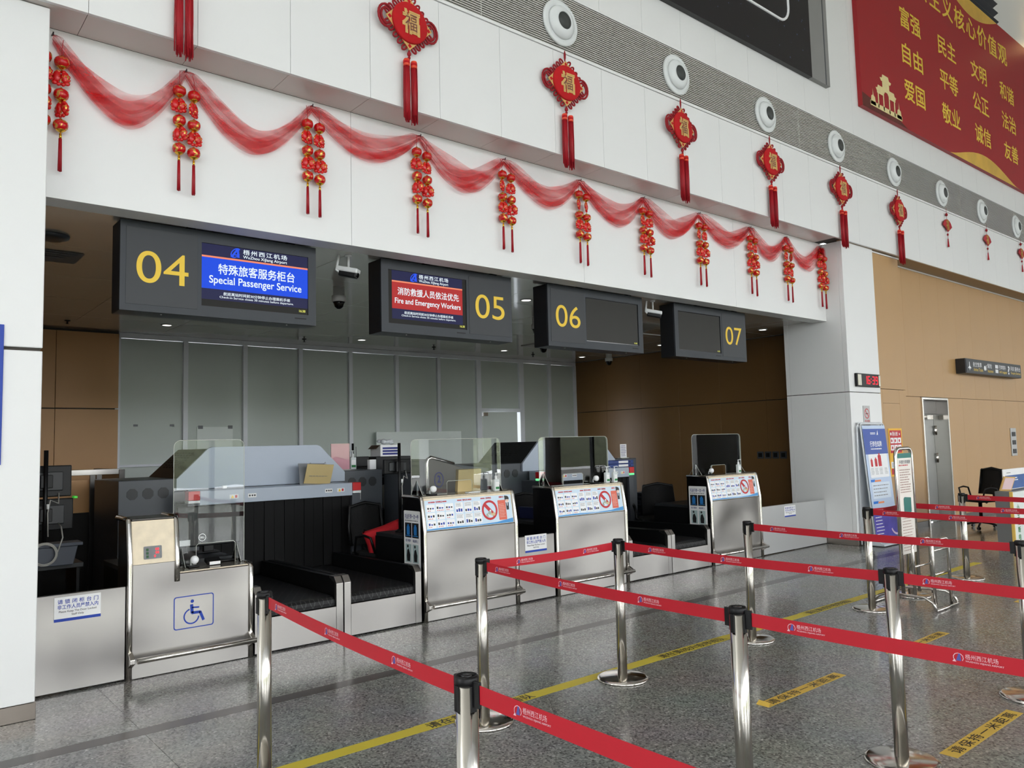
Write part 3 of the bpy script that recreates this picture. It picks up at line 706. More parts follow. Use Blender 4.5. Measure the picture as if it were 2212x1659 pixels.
# local origin = top hook; z offsets from 4.37
def lantern_mb():
    t = MB(); n = 20
    prof = [(0.018, 0.034), (0.032, 0.031), (0.042, 0.022), (0.0455, 0.008), (0.0455, -0.006), (0.041, -0.021), (0.031, -0.031), (0.018, -0.035)]
    return t.lathe(prof, n)
def cap_mb(): return MB().lathe([(0.030, -0.031), (0.0295, -0.035), (0.02, -0.039), (0.014, -0.046), (0.004, -0.048), (0.004, -0.062), (0.001, -0.062)], 18)
def topcap_mb(): return MB().lathe([(0.004, 0.05), (0.012, 0.042), (0.018, 0.034)], 14)
def fish_mb():
    t = MB()
    for s in (-1, 1):
        t.ball((0.021 * s, 0, 0.008), (0.022, 0.014, 0.034), 10, 8)
        t.ball((0.032 * s, 0, -0.026), (0.016, 0.008, 0.014), 8, 6)
        t.ball((0.041 * s, 0, 0.012), (0.008, 0.006, 0.01), 8, 5); t.ball((0.041 * s, 0, -0.006), (0.009, 0.006, 0.01), 8, 5)
        t.ball((0.014 * s, 0, 0.037), (0.014, 0.01, 0.012), 8, 5); t.ball((0.012 * s, 0, -0.034), (0.012, 0.008, 0.012), 8, 5)
    t.v = [Vector((p.x * 1.15, p.y * 1.2, p.z * 1.18)) for p in t.v]
    return t.tube([(0, 0, 0.055), (0, 0, -0.055)], 0.002, 5)
L_first = C_first = F_first = None
MB().tube([(0, 0.02, 0), (0.0, 0.0, -0.06), (0, 0, -0.125)], 0.0022, 5).build('thread', M_REDCORD, ls)
for i, z in enumerate((-0.165, -0.388, -0.598)):
    if i == 0:
        L_first = lantern_mb().build('lantern', M_LANT, ls); L_first.location = (0, 0, z)
        C_first = cap_mb().build('lower_cap', M_CAP, L_first); T_first = topcap_mb().build('upper_cap', M_CAP, L_first)
    else:
        l = share(L_first, 'lantern', ls, (0, 0, z)); l.rotation_euler = (0, 0, 2.1 * i); share(C_first, 'lower_cap', l); share(T_first, 'upper_cap', l)
for i, (z, x, rz) in enumerate(((-0.275, -0.004, 0.3), (-0.49, 0.006, -0.4))):
    if i == 0: F_first = fish_mb().build('carp_charm', M_FISH, ls); F_first.location = (x, 0, z); F_first.rotation_euler = (0, 0, rz)
    else: f = share(F_first, 'carp_charm', ls, (x, 0, z)); f.rotation_euler = (0, 0, rz)
MB().cyl((0, 0, -0.655), (0, 0, -0.69), 0.0085, n=10).tube([(0, 0, -0.64), (0, 0, -0.66)], 0.004, 6).build('tassel_cap', M_CAP, ls)
mb = MB(); rnd = random.Random(2)
for k in range(16):
    a = rnd.uniform(0, 6.28); px, py = 0.008 * math.cos(a), 0.008 * math.sin(a)
    mb.tube([(px * 0.8, py * 0.8, -0.688), (px * 1.15, py * 1.15, -0.905 + rnd.uniform(-0.006, 0.006))], 0.0042, 4)
mb.build('tassel', M_REDSTRAND, ls)
HX = [0.90, 1.76, 2.76, 3.81, 4.80, 5.85, 6.88, 7.93, 9.03, 9.91, 10.85]
first = True
for i, hx in enumerate(HX):
    for s in (-1, 1):
        x = hx + 0.051 * s; zz = 4.375 + (0.0 if s < 0 else -0.018) + random.Random(i * 2 + s).uniform(-0.006, 0.006)
        if i == len(HX) - 1: x -= 0.02
        rz = random.Random(i * 5 + s).uniform(-0.7, 0.7)
        lab = 'red lantern string at the %s hook from the left wall, %s side' % (ORD[i], 'wall' if s < 0 else 'pillar')
        if first: ls.location = (x, FAS_Y - 0.058, zz); ls.rotation_euler = (0, 0, rz); first = False; ls['label'] = lab
        else: dup(ls, (x, FAS_Y - 0.058 - 0.004 * s, zz), rz, lab)
    hk = MB().tube([(hx, FAS_Y, 4.385), (hx, FAS_Y - 0.03, 4.385), (hx, FAS_Y - 0.045, 4.372), (hx, FAS_Y - 0.05, 4.39)], 0.005, 6).build('adhesive_hook', M_GREYDD)
    tag(hk, 'small dark adhesive hook, %s from the left wall, holding red gauze' % ORD[i], 'hook', 'hooks along the white fascia')

# ---- red gauze swags
def swag(x0, x1, z0, z1, low, seed):
    t = MB(); rnd = random.Random(seed); nu = 44
    sheets = [(0.0, 1.0, 0.0), (0.12, 0.55, 0.012), (0.5, 1.06, -0.008), (-0.12, 0.35, 0.006)]
    for (va, vb, dy) in sheets:
        nv = 9; ph = rnd.uniform(0, 6); vs = []
        sk_ = rnd.uniform(-0.06, 0.06)
        for i in range(nu + 1):
            u = i / nu
            cat = (2 * abs(u - 0.5 - sk_ * math.sin(math.pi * u)) ) ** 1.75 if True else 0
            zc_lo = low + (min(z0, z1) - low) * cat                  # lower rim
            zc_lo = zc_lo * 1.0 + (z0 * (1 - u) + z1 * u - min(z0, z1)) * cat
            wid = 0.075 + 0.125 * math.sin(math.pi * u) ** 0.8
            for j in range(nv + 1):
                v = va + (vb - va) * j / nv
                z = zc_lo + wid * (0.15 + v) * (1 + 0.15 * math.sin(5 * u + ph)) - 0.035
                y = FAS_Y - 0.03 + dy - 0.02 * math.sin(math.pi * u) + 0.012 * math.sin(v * 17 + ph + 2.5 * math.sin(3.2 * u + ph))
                x = x0 + (x1 - x0) * u + 0.012 * math.sin(9 * v + ph) * math.sin(math.pi * u)
                vs.append((x, min(y, FAS_Y - 0.004), min(z, max(z0, z1) + 0.015)))
        fs = [(i * (nv + 1) + j, (i + 1) * (nv + 1) + j, (i + 1) * (nv + 1) + j + 1, i * (nv + 1) + j + 1) for i in range(nu) for j in range(nv)]
        t.add(vs, fs, 0, True)
    return t
LOW = [3.86, 3.88, 4.04, 3.96, 4.0, 3.98, 3.99, 4.03, 3.99, 3.98]
for i in range(10):
    sg = swag(HX[i], HX[i + 1], 4.36, 4.36, LOW[i], 20 + i).build('gauze_swag', M_GAUZE)
    tag(sg, 'sheer red gauze swag draped between the %s and %s hooks from the left wall' % (ORD[i], ORD[i + 1]), 'swag', 'gauze swags along the white fascia')
mb = MB(); rnd = random.Random(9)                              # gathered end at the pillar corner
for k in range(26):
    a = Vector((10.86 + rnd.uniform(-0.05, 0.05), FAS_Y - 0.03 - rnd.random() * 0.05, 4.36)); q = rnd.uniform(0.12, 0.3)
    mb.add([a + Vector((-0.025, 0, 0)), a + Vector((0.03, 0.005, 0)), a + Vector((0.035 + rnd.uniform(-0.03, 0.02), 0, -q)), a + Vector((-0.035, -0.01, -q * 0.9))], [(0, 1, 2, 3)])
tag(mb.build('gauze_bunch', M_GAUZE), 'bunched end of red gauze hanging at the pillar corner', 'gauze')
# ================================================================== COUNTER DISPLAY SIGNS
def swoosh(fr, cx, cy, s, m, parent, name='logo_mark'):
    t = MB()
    ring = [(cx + s * 0.48 * math.cos(a) * 1.0 - s * 0.05 * math.sin(a), cy + s * 0.42 * math.sin(a) + s * 0.25 * math.cos(a)) for a in [math.radians(20 + 300 * i / 22) for i in range(23)]]
    inn = [(cx + s * 0.37 * math.cos(a) - s * 0.05 * math.sin(a), cy + s * 0.31 * math.sin(a) + s * 0.2 * math.cos(a)) for a in [math.radians(20 + 300 * i / 22) for i in range(23)]]
    for i in range(22): t.flat([ring[i], ring[i + 1], inn[i + 1], inn[i]], fr, 0.003)
    t.flat([(cx - s * 0.5, cy - s * 0.42), (cx - s * 0.25, cy - s * 0.42), (cx + s * 0.3, cy + s * 0.42), (cx + s * 0.1, cy + s * 0.42)], fr, 0.0035)
    t.flat([(cx + s * 0.1, cy + s * 0.42), (cx + s * 0.3, cy + s * 0.42), (cx + s * 0.38, cy - s * 0.42), (cx + s * 0.15, cy - s * 0.42)], fr, 0.0036)
    t.flat([(cx - s * 0.05, cy - s * 0.12), (cx + s * 0.2, cy - s * 0.12), (cx + s * 0.2, cy - s * 0.24), (cx - s * 0.1, cy - s * 0.24)], fr, 0.0037)
    return t.build(name, m, parent)
SY = 6.10
def sign(x0, num, screen_x, num_x, mode, label):
    x1 = x0 + 1.53; z0, z1 = 2.61, 3.28
    s = thing('counter_sign', label, 'sign', ((x0 + x1) / 2, SY + 0.1, z0), 'counter display signs under the fascia')
    MB().box(x0, SY, z0, x1, SY + 0.22, z1).build('housing', M_SIGNK, s, bevel=0.006)
    # face frame with openings made of strips proud of the housing
    sx0, sx1, sz0, sz1 = screen_x, screen_x + 0.88, 2.695, 3.19
    f = MB()
    f.box(x0, SY - 0.014, z0, x1, SY - 0.001, sz0); f.box(x0, SY - 0.014, sz1, x1, SY - 0.001, z1)
    f.box(x0, SY - 0.014, sz0, sx0, SY - 0.001, sz1); f.box(sx1, SY - 0.014, sz0, x1, SY - 0.001, sz1)
    f.build('face_frame', M_SIGN, s)
    nx0, nx1 = num_x
    MB().box(nx0 - 0.02, SY - 0.017, 2.66, nx1 + 0.02, SY - 0.013, 3.235).build('number_panel', M_SIGND, s, bevel=0.001)
    frn = frame_xz(0, SY - 0.0175, 0)
    cxn = (nx0 + nx1) / 2
    text_part(num, frn, cxn - 0.185, 2.825, cxn + 0.185, 3.065, M_YELNUM, s, name='number')
    sc = MB().box(sx0 + 0.001, SY - 0.006, sz0 + 0.001, sx1 - 0.001, SY - 0.002, sz1 - 0.001).build('screen', M_BLACKG if mode == 'off' else E_OFF, s)
    fs = frame_xz(sx0, SY - 0.0062, sz0)                      # screen coordinates 0..0.88, 0..0.495
    def quad(n, m, a, b, c, d_, off=0.001): MB().flat(rect(a, b, c, d_), fs, off).build(n, m, sc)
    if mode != 'off':
        L = 0.002 if mode == 'blue' else 0.04; Rr = 0.878 if mode == 'blue' else 0.835
        quad('screen_background', E_NAVY, L, 0.055 if mode == 'blue' else 0.045, Rr, 0.493)
        quad('screen_band', E_BLUE if mode == 'blue' else E_RED, L, 0.14, Rr, 0.388, 0.0015)
        quad('screen_rule', E_ORANGE, L, 0.386, Rr, 0.4, 0.002)
        k = 1.0
        swoosh(fs, L + (Rr - L) * 0.30, 0.447, 0.085, E_LOGO, sc, 'screen_logo')
        a0 = L + (Rr - L) * 0.37; a1 = L + (Rr - L) * 0.79
        text_part('梧州西江机场', fs, a0, 0.443, a1, 0.483, E_WHITE, sc, bold=0.012, off=0.003, space=1.25)
        text_part('WuZhou XiJiang Airport', fs, a0, 0.405, a1, 0.435, E_WHITE, sc, bold=0.012, off=0.003)
        if mode == 'blue':
            text_part('特殊旅客服务柜台', fs, 0.13, 0.262, 0.76, 0.345, E_WHITE, sc, bold=0.014, off=0.003)
            text_part('Special Passenger Service', fs, 0.06, 0.168, 0.82, 0.245, E_WHITE, sc, bold=0.012, off=0.003)
        else:
            text_part('消防救援人员依法优先', fs, 0.10, 0.27, 0.79, 0.34, E_WHITE, sc, bold=0.012, off=0.003)
            text_part('Fire and Emergency Workers', fs, 0.07, 0.175, 0.81, 0.24, E_WHITE, sc, bold=0.012, off=0.003)
        text_part('航班离站时间前30分钟停止办理乘机手续', fs, 0.17, 0.095, 0.72, 0.122, E_WHITE, sc, bold=0.01, off=0.003)
        text_part('Check-in Service closes 30 minutes before departure.', fs, 0.14, 0.068, 0.75, 0.09, E_WHITE, sc, bold=0.008, off=0.003)
        text_part('16:38', fs, 0.80, 0.02, 0.855, 0.04, E_YEL, sc, bold=0.01, off=0.003)
    else:
        MB().flat(rect(0.01, 0.01, 0.87, 0.485), fs, 0.0008).build('screen_glass', mat('screen_unlit', (40, 39, 34), 0.35, var=0.1, spec=0.2), sc)
        text_part('16:38', fs, 0.80, 0.02, 0.85, 0.036, E_YEL, sc, bold=0.01, off=0.003)
    for q in (0.33, 0.86): MB().box(x0 + 1.53 * q - 0.03, SY - 0.01, z1 + 0.001, x0 + 1.53 * q + 0.03, SY + 0.06, CEIL_Z - 0.001).build('mounting_bracket', M_BLACK, s)
    for q in (0.2, 0.85): MB().ball((x0 + 1.53 * q, SY + 0.06, z0), (0.008, 0.008, 0.005), 8, 5).build('bottom_screw', M_WPLAST, s)
    MB().box(sx1 - 0.12, SY - 0.016, z0 + 0.045, sx1 - 0.02, SY - 0.0135, z0 + 0.055).build('maker_mark', M_BLACK, s)
    return s
sign(1.40, '04', 1.98, (1.46, 1.93), 'blue', 'slate counter sign 04 with blue special passenger service screen')
sign(3.565, '05', 3.64, (4.57, 5.05), 'red', 'slate counter sign 05 with red fire and emergency workers screen')
sign(5.60, '06', 6.175, (5.66, 6.13), 'off', 'slate counter sign 06, dark blank screen to the right of its number')
sign(7.735, '07', 7.81, (8.74, 9.21), 'off', 'slate counter sign 07, dark blank screen to the left of its number')

# ================================================================== CAMERAS AND CEILING FITTINGS
def bullet(x, label):
    b = thing('bullet_camera', label, 'camera', (x, 6.2, CEIL_Z))
    MB().lathe([(0.03, 0), (0.03, -0.012), (0.012, -0.016)], 16, (x + 0.02, 6.22, CEIL_Z)).tube([(x + 0.02, 6.22, CEIL_Z - 0.01), (x + 0.02, 6.22, CEIL_Z - 0.12)], 0.011, 8).tube([(x - 0.06, 6.25, CEIL_Z - 0.005), (x - 0.075, 6.25, CEIL_Z - 0.09), (x - 0.085, 6.25, CEIL_Z - 0.14), (x - 0.06, 6.24, CEIL_Z - 0.16)], 0.012, 8).build('bracket', M_WPLAST, b)
    D = Vector((0.62, -0.75, -0.22)).normalized(); c = Vector((x, 6.2, CEIL_Z - 0.165)); U = D.cross(Vector((0, 0, 1)).cross(D)).normalized(); Wd = D.cross(U)
    MB().obox(c + U * 0.022, (0.105, 0.045, 0.022), (D, Wd, U)).build('shell', M_WPLAST, b, bevel=0.012)
    MB().obox(c + D * 0.012 - U * 0.015, (0.085, 0.036, 0.028), (D, Wd, U)).build('body', M_BLACK, b, bevel=0.012)
    MB().cyl(c + D * 0.096 - U * 0.01, c + D * 0.104 - U * 0.01, 0.024, n=18).build('lens', M_BLACKG, b)
    mb = MB()
    for k in range(6):
        a = math.radians(60 * k); mb.cyl(c + D * 0.097 - U * 0.01 + (U * math.sin(a) + Wd * math.cos(a)) * 0.03, c + D * 0.1 - U * 0.01 + (U * math.sin(a) + Wd * math.cos(a)) * 0.03, 0.004, n=6)
    mb.build('infrared_dots', M_GREYP, b)
bullet(3.29, 'white bullet security camera hanging between the two lit counter signs')
bullet(7.47, 'white bullet security camera hanging between the two dark counter signs')
dc = thing('dome_camera', 'white dome security camera on the alcove ceiling', 'camera', (0, 0, 0), 'dome cameras on the alcove ceiling')
MB().cyl((0, 0, 0), (0, 0, -0.09), 0.06, n=20).lathe([(0.06, -0.09), (0.074, -0.095), (0.074, -0.155), (0.066, -0.16)], 20).build('housing', M_WPLAST, dc)
MB().lathe([(0.066, -0.16), (0.055, -0.18), (0.045, -0.215), (0.02, -0.235), (0.001, -0.237)], 20).build('dome', M_BLACKG, dc)
dc.location = (3.90, 7.55, CEIL_Z)
dc['label'] = 'white dome security camera on the ceiling below a bullet camera'
for p, lb in (((8.62, 9.5), 'white dome security camera over the partition door'), ((11.2, 10.45), 'white dome security camera near the brown side wall'), ((7.1, 7.95), 'white dome security camera half hidden behind a dark sign')): dup(dc, (p[0], p[1], CEIL_Z), label=lb)
dn = thing('downlight', 'small round recessed downlight glowing in the alcove ceiling', 'ceiling light', (0, 0, 0), 'downlights in the alcove ceiling')
MB().lathe([(0.075, 0.0), (0.075, -0.006), (0.06, -0.008), (0.058, 0.0)], 20).build('trim_ring', M_WPLAST, dn)
MB().lathe([(0.058, -0.002), (0.001, -0.0022)], 20).build('lamp', E_LAMP, dn)
pts = [(3.14, 11.06), (6.12, 11.08), (9.07, 11.08), (11.18, 11.17), (6.11, 7.02), (11.03, 6.93), (11.1, 9.06)]
dn.location = (pts[0][0], pts[0][1], CEIL_Z - 0.001)
dll = ['below the special passenger sign', 'below the dome camera near the partition', 'above the partition door', 'in the corner of partition and brown wall', 'between red-screen sign and first dark sign', 'beside the pillar past the last sign', 'between the two dark signs along the brown wall']
dn['label'] = 'small round glowing downlight ' + dll[0]
for p, lb in zip(pts[1:], dll[1:]): dup(dn, (p[0], p[1], CEIL_Z - 0.001), label='small round glowing downlight ' + lb)
spk = thing('sprinkler', 'small dark fire sprinkler head on the alcove ceiling', 'sprinkler', (0, 0, 0), 'sprinklers on the alcove ceiling')
MB().lathe([(0.035, 0), (0.035, -0.008), (0.012, -0.012), (0.01, -0.04), (0.028, -0.045), (0.001, -0.05)], 14).build('head', M_GREYDD, spk)
spk.location = (1.99, 11.3, CEIL_Z)
spk['label'] = 'small dark sprinkler head over the inner tan wall'
for p, lb in (((5.31, 11.45), 'under the special passenger sign end'), ((7.66, 11.3), 'under the red-screen sign'), ((9.99, 11.32), 'beside the dome camera over the door')): dup(spk, (p[0], p[1], CEIL_Z), label='small dark sprinkler head ' + lb)
rs = MB().lathe([(0.13, 0), (0.125, -0.02), (0.1, -0.03), (0.001, -0.032)], 26, (1.1, 6.95, CEIL_Z)).build('ceiling_speaker', M_GREYD); tag(rs, 'round grey speaker on the alcove ceiling beside the left wall', 'speaker')
v = thing('ceiling_vent', 'square grey ceiling air vent with angled vanes above counter 04', 'vent', (1.22, 7.65, CEIL_Z))
for k in range(4):
    r0 = 0.21 - 0.045 * k; zz = CEIL_Z - 0.006 - 0.008 * k
    MB().prism(rect(1.22 - r0, 7.65 - r0, 1.22 + r0, 7.65 + r0), 'z', zz - 0.004, zz).build('vane_ring', M_GREYP, v)
ap = tag(MB().box(8.9, 9.9, CEIL_Z - 0.012, 10.1, 10.4, CEIL_Z - 0.001).build('air_outlet', mat('vent_white', (190, 188, 184), 0.4)), 'long pale air outlet panel on the alcove ceiling', 'vent')
ho = thing('open_hatch', 'white lifted ceiling hatch panel between signs 06 and 07', 'hatch', (9.3, 8.2, CEIL_Z))
MB().obox((9.3, 8.0, CEIL_Z - 0.05), (0.3, 0.2, 0.006), ((1, 0, 0), (0, 1, 0.2), (0, -0.2, 1))).build('flap', M_WALLW, ho)
# ================================================================== COUNTERS
def post_path(x, zt, yb):
    return [(x, 5.985, 0.0), (x, 5.985, 0.4), (x, 5.985, 0.79), (x, 5.992, 0.83), (x, 6.03, zt - 0.03), (x, 6.038, zt - 0.008), (x, 6.055, zt), (x, 6.1, zt), (x, yb, zt)]
def foot_rail(x0, x1, parent):
    MB().cyl((x0 + 0.05, 5.905, 0.14), (x1 + 0.0, 5.905, 0.14), 0.019, n=14).build('foot_rail', M_STEELT, parent)
    for x in (x0 + 0.02, x1 - 0.02):
        MB().prism([(5.985, 0.20), (5.985, 0.08), (5.90, 0.125), (5.90, 0.155)], 'x', x - 0.016, x + 0.016).build('rail_bracket', M_STEELT, parent, bevel=0.003)

def poster(parent, fr, w, h, detail):
    """dangerous-goods poster: pale blue sheet, red headings, picture cards, prohibition ring, orange note, hostess figure"""
    sh = MB().plate(rect(0, 0, w, h), fr, 0.002).build('poster_sheet', mat('poster_sky', (206, 226, 242), 0.35, var=0.05, scale=3), parent)
    o, u, v = fr; nrm = u.cross(v).normalized(); f2 = (o + nrm * 0.002, u, v)
    mb = MB(); mb.flat([(0, 0), (w, 0), (w, h * 0.16), (w * 0.8, h * 0.06), (w * 0.55, h * 0.03), (w * 0.25, h * 0.06), (0, h * 0.04)], f2, 0.0006); mb.build('wave_print', mat('poster_blue', (58, 146, 210), 0.4), sh)
    for s_, a, b in (('危险物品', 0.12, 0.19), ('锂电池', 0.42, 0.475), ('危险物品', 0.69, 0.755), ('温馨提示', 0.85, 0.91)):
        text_part(s_, f2, w * a, h * 0.9, w * b, h * 0.965, M_REDP, sh, bold=0.02, off=0.001)
    mb = MB()
    for a, b in ((0.04, 0.115), (0.195, 0.25), (0.36, 0.415), (0.48, 0.53), (0.63, 0.685)): dashes(mb, f2, w * a, h * 0.905, w * b, h * 0.955, 1, int(a * 100), 0.9, 0.001)
    mb.build('heading_print', M_REDP, sh)
    rnd = random.Random(8)
    ink = {0: MB(), 1: MB(), 2: MB()}
    mats = [M_BLKP, M_BLUE, M_REDP]
    cells = []
    for r in range(3):
        for c in range(3): cells.append((0.015 + 0.102 * c, 0.07 + 0.27 * (2 - r), 0.092, 0.245))
    for r in range(2):
        for c in range(3): cells.append((0.33 + 0.102 * c, 0.10 + 0.395 * (1 - r), 0.09, 0.365))
    for (cx, cy, cw, ch) in cells:
        MB().flat(rrect(w * cx, h * cy, w * (cx + cw), h * (cy + ch), h * 0.03, 2), f2, 0.0012).build('picture_card', M_WHTP, sh)
        if cx > 0.3: dashes(ink[0], f2, w * (cx + 0.008), h * (cy + ch * 0.6), w * (cx + cw - 0.008), h * (cy + ch * 0.95), 4, int(cx * 1000 + cy * 77), 0.3, 0.0018)
        for q in range(3):
            k = rnd.choice((0, 0, 1)); px = cx + cw * (0.2 + 0.28 * q); ph_ = ch * rnd.uniform(0.18, 0.34); base = cy + ch * (0.36 if cx < 0.3 else 0.12)
            ink[k].flat(rrect(w * (px - 0.009), h * base, w * (px + 0.009), h * (base + ph_), h * 0.012, 2), f2, 0.0018)
        if cx < 0.3:
            for q in range(rnd.randint(1, 4)): ink[2].flat(circ(w * (cx + cw * (0.2 + 0.2 * q)), h * (cy + ch * 0.15), h * 0.018, 8), f2, 0.0018)
    for k in ink: ink[k].build('card_print', mats[k], sh)
    # prohibition ring
    cx, cy, R_, r_ = w * 0.725, h * 0.5, h * 0.35, h * 0.27
    mb = MB(); n = 30
    for i in range(n):
        a, b = 2 * math.pi * i / n, 2 * math.pi * (i + 1) / n
        mb.flat([(cx + R_ * math.cos(a), cy + R_ * math.sin(a)), (cx + R_ * math.cos(b), cy + R_ * math.sin(b)), (cx + r_ * math.cos(b), cy + r_ * math.sin(b)), (cx + r_ * math.cos(a), cy + r_ * math.sin(a))], f2, 0.0022)
    q = 0.045 * h
    mb.flat([(cx - r_ * 0.72 - q, cy + r_ * 0.72 - q), (cx - r_ * 0.72 + q, cy + r_ * 0.72 + q), (cx + r_ * 0.72 + q, cy - r_ * 0.72 + q), (cx + r_ * 0.72 - q, cy - r_ * 0.72 - q)], f2, 0.0024)
    mb.build('prohibition_ring', M_REDP, sh)
    mb = MB(); rnd = random.Random(4)
    for i in range(12):
        a, q = rnd.uniform(0, 6.28), r_ * rnd.uniform(0, 0.85)
        mb.flat(circ(cx + q * math.cos(a), cy - 0.1 * h + q * 0.6 * math.sin(a), h * rnd.uniform(0.03, 0.075), 7), f2, 0.0027 + i * 0.00003, i % 3)
    mb.build('goods_print', [M_WHTP, mat('goods_grey', (170, 182, 172), 0.5), mat('goods_tan', (214, 190, 150), 0.5)], sh)
    MB().flat(rrect(w * 0.83, h * 0.12, w * 0.925, h * 0.82, h * 0.02, 2), f2, 0.0016).build('note_panel', mat('note_orange', (226, 106, 84), 0.5, var=0.06), sh)
    dashes(MB(), f2, w * 0.84, h * 0.2, w * 0.915, h * 0.7, 9, 6, 0.25, 0.0022).build('note_print', mat('note_white', (244, 214, 200), 0.5), sh)
    mb = MB(); px, py = w * 0.945, h * 0.8
    mb.flat(circ(px, py + h * 0.06, h * 0.1, 14), f2, 0.0024, 0); mb.flat(circ(px - h * 0.06, py + h * 0.13, h * 0.045, 10), f2, 0.0025, 0)
    mb.flat(circ(px + h * 0.01, py, h * 0.075, 14), f2, 0.0026, 1)
    mb.flat([(px - h * 0.07, py + h * 0.03), (px + h * 0.09, py + h * 0.03), (px + h * 0.08, py + h * 0.11), (px - h * 0.06, py + h * 0.11)], f2, 0.0027, 0)
    for e in (-0.025, 0.045): mb.flat(circ(px + h * e, py, h * 0.014, 8), f2, 0.0028, 0)
    mb.flat([(px - h * 0.05, py - h * 0.34), (px + h * 0.06, py - h * 0.34), (px + h * 0.075, py - h * 0.08), (px - h * 0.06, py - h * 0.08)], f2, 0.0024, 0)
    mb.flat([(px - h * 0.012, py - h * 0.2), (px + h * 0.012, py - h * 0.2), (px + h * 0.025, py - h * 0.08), (px - h * 0.025, py - h * 0.08)], f2, 0.0026, 2)
    mb.build('hostess_print', [M_BLKP, M_SKIN, M_WHTP], sh)
    return sh

def luggage_notice(parent, x, y0):
    """white notice on the dark left side of a counter, seen from the side"""
    fr = (Vector((x, 6.315, 0.42)), Vector((0, -1, 0)), Z3)
    nt = MB().plate(rrect(0, 0, 0.27, 0.56, 0.012, 3), fr, 0.004).build('luggage_notice', M_WPAPER, parent)
    o, u, v = fr; f2 = (o + Vector((-0.004, 0, 0)), u, v)
    text_part('托运行李一次一件', f2, 0.02, 0.485, 0.25, 0.53, M_BLUED, nt, bold=0.012, off=0.0008)
    dashes(MB(), f2, 0.02, 0.462, 0.25, 0.478, 1, 3, 0.6, 0.0008).build('small_print', M_GREYP, nt)
    for q, x0 in enumerate((0.02, 0.14)):
        MB().flat(rect(x0, 0.315, x0 + 0.11, 0.45), f2, 0.0008).build('picture_tile', M_BLKP, nt)
        mb = MB(); mb.flat(rrect(x0 + 0.03, 0.34, x0 + 0.08, 0.42, 0.01, 2), f2, 0.0014); mb.flat(rrect(x0 + 0.042, 0.42, x0 + 0.068, 0.435, 0.004, 2), f2, 0.0014); mb.flat(rect(x0 + 0.015, 0.328, x0 + 0.095, 0.336), f2, 0.0014)
        mb.build('suitcase_picture', mat('suitcase_blue', (40, 120, 190), 0.5), nt)
        text_part('轮子朝外' if q == 0 else '箱盖朝上', f2, x0 + 0.01, 0.275, x0 + 0.1, 0.3, M_BLUED, nt, bold=0.01, off=0.0008)
        MB().flat(rect(x0 + 0.005, 0.09, x0 + 0.105, 0.255), f2, 0.0008).build('picture_tile', mat('tile_pale', (176, 196, 196), 0.5), nt)
        mb = MB(); mb.flat([(x0 + 0.03, 0.1), (x0 + 0.08, 0.1), (x0 + 0.085, 0.16), (x0 + 0.06, 0.215), (x0 + 0.035, 0.2), (x0 + 0.025, 0.15)], f2, 0.0014); mb.flat(circ(x0 + 0.045, 0.235, 0.014, 10), f2, 0.0014)
        mb.build('person_picture', M_BLKP, nt)
    MB().flat(rect(0, 0.0, 0.27, 0.05), f2, 0.0008).build('blue_footer', M_BLUED, nt)
    swoosh((f2[0] + Vector((0.002, 0, 0)), u, v), 0.15, 0.025, 0.03, M_WHTP, nt)
    return nt

def counter(x0, x1, label, notice):
    c = thing('check_in_counter', label, 'counter', ((x0 + x1) / 2, 6.17, 0))
    MB().prism([(6.0, 0.005), (6.0, 0.80), (6.045, 1.095), (6.345, 1.095), (6.345, 0.005)], 'x', x0 + 0.012, x1 - 0.012).build('body', M_BLACKG, c, bevel=0.004)
    MB().box(x0 + 0.04, 5.987, 0.004, x1 - 0.04, 5.999, 0.795).build('front_panel', M_STEEL, c, bevel=0.002)
    up = Vector((0, 0.045, 0.295)).normalized(); fr = (Vector((x0 + 0.04, 5.997, 0.80)), X3, up)
    MB().plate(rect(0, 0, x1 - x0 - 0.08, 0.298), fr, 0.006).build('slope_board', M_CREAM, c)
    fr2 = (fr[0] + X3.cross(up) * 0.0065, X3, up)
    poster(c, (fr2[0] + X3 * 0.008 + up * 0.004, X3, up), x1 - x0 - 0.096, 0.272, True)
    for x in (x0 + 0.02, x1 - 0.02): MB().tube(post_path(x, 1.105, 6.34), 0.0195, 12).build('edge_tube', M_STEELT, c)
    MB().box(x0 + 0.035, 6.035, 1.096, x1 - 0.035, 6.345, 1.112).build('top_plate', mat('top_steel', (176, 166, 150), 0.25, metal=1.0, var=0.06), c, bevel=0.003)
    foot_rail(x0, x1, c)
    MB().box(x0 + 0.02, 5.995, 0.0, x1 - 0.02, 6.0, 0.012).build('kick_strip', M_BLACK, c)
    if notice: luggage_notice(c, x0 + 0.0115, 6.05)
    return c
C05 = counter(3.905, 5.02, 'steel check-in counter beneath sign 05 with luggage notice and parcel on top', True)
C06 = counter(5.53, 6.625, 'steel check-in counter beneath sign 06 with two hand sanitizer bottles', False)
C07 = counter(8.165, 9.28, 'steel check-in counter beneath sign 07 with luggage notice on side', True)

